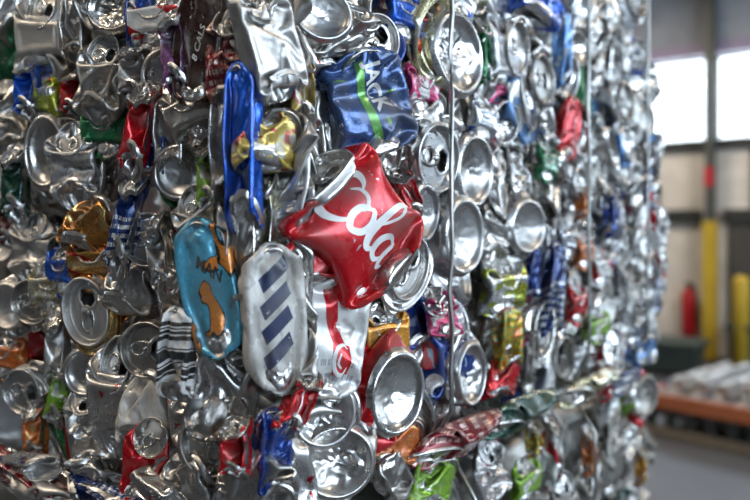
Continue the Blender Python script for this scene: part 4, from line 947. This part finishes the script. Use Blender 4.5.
# pressed can biscuits resting on the rollers, and loose cans at the near end
def biscuit(x, lab, h=.13, rx=.0):
    bm = bmesh.new(); bx(bm, (-.042, .10, 0), (.042, WB-.10, h)); bmesh.ops.subdivide_edges(bm, edges=bm.edges[:], cuts=9, use_grid_fill=True)
    from mathutils import noise
    for v in bm.verts: v.co += noise.noise_vector(v.co*24+Vector((x*9, 0, 0)))*.016
    bmesh.ops.transform(bm, matrix=RM @ Matrix.Translation((x, 0, .325)) @ Matrix.Rotation(rx, 4, 'Y'), verts=bm.verts)
    tag(obj('pressed_can_block', bm, MAT['alu_dull']), lab, 'scrap block', 'pressed can blocks on the conveyor')
x = Lc*.26; k = 0
while x < Lc*.98 and k < 18: biscuit(x, 'pressed strip of silver cans lying across the orange conveyor', .10+.02*(k % 2), -.2); x += .16; k += 1
def loose(kind, x, y, z, mat, lab, rz):
    K = LIB[kind]; e2 = empty('beverage_can'); e2.matrix_world = RM @ Matrix.Translation((x, y, z)) @ Matrix.Rotation(rz, 4, 'Z') @ Matrix.Scale(1., 4)
    for nm, me, m in (('can_body', K.body, MAT[mat]), ('can_lid', K.lid, MAT['alu']), ('can_base', K.base, MAT['alu'])):
        o = link(bpy.data.objects.new(nm, me)); o.parent = e2; o.material_slots[0].link = 'OBJECT'; o.material_slots[0].material = m
    tag(e2, lab, 'crushed can', 'loose cans on the conveyor end')
LO = [('s1', 'red', 'loose red crushed can'), ('s3', 'white', 'loose white crushed can'), ('s4', 'alu', 'loose silver crushed can'), ('s6', 'orange', 'loose orange crushed can'), ('s7', 'blue', 'loose blue crushed can'),
      ('s5', 'pink', 'loose pink crushed can'), ('s2', 'whitered', 'loose white and red crushed can'), ('s8', 'alu_bright', 'loose shiny crushed can'), ('s9', 'ltblue', 'loose pale blue crushed can')]
for k, (kd, m, lab) in enumerate(LO): loose(kd, .10+.085*k % .62, .16+.17*(k % 4), .328+.03*(k // 5), m, lab+' on the near end of the orange conveyor', k*1.3)
# ceiling lamps
def lamp(x, y, lab, P):
    e = tag(empty('ceiling_lamp', (x, y, 4.4)), lab, 'lamp', 'hall lamps under the roof'); bpy.context.view_layer.update()
    bm = bmesh.new(); bx(bm, (x-.6, y-.12, 4.40), (x+.6, y+.12, 4.47), .01); obj('housing', bm, M_gal, e)
    bm = bmesh.new(); tube(bm, [(x-.5, y, 4.47), (x-.5, y, H)], .006); obj('hanger', bm, M_dark, e); bm = bmesh.new(); tube(bm, [(x+.5, y, 4.47), (x+.5, y, H)], .006); obj('hanger', bm, M_dark, e)
    area('lamp_tube', (x, y, 4.395), (0, 0, 0), 1.15, .2, P, (1., .86, .68))
lamp(-3.2, -1.2, 'long fluorescent lamp over the near left part of the hall', 46); lamp(-.6, -1.8, 'long fluorescent lamp behind the camera', 50); lamp(-3.2, 3.2, 'long fluorescent lamp over the bale', 40); lamp(1.8, 2.4, 'long fluorescent lamp over the middle of the hall', 40); lamp(.5, 6.6, 'long fluorescent lamp near the far wall', 90)
lamp(-3.0, 7.0, 'long fluorescent lamp over the conveyor', 90)
# daylight outside
w = bpy.data.worlds.new('world'); SC.world = w; w.use_nodes = True; bgn = w.node_tree.nodes['Background']; bgn.inputs[0].default_value = (.86, .94, 1., 1); bgn.inputs[1].default_value = 4.
SC.view_settings.view_transform = 'Standard'; SC.view_settings.look = 'None'; SC.view_settings.gamma = 1; SC.view_settings.use_curve_mapping = False
SC.view_settings.exposure = 0.0
SC.cycles.use_denoising = True; SC.cycles.max_bounces = 8; SC.cycles.glossy_bounces = 5; SC.cycles.diffuse_bounces = 3; SC.cycles.sample_clamp_indirect = 6; SC.cycles.blur_glossy = .5
print('built', round(time.time()-T0, 1))
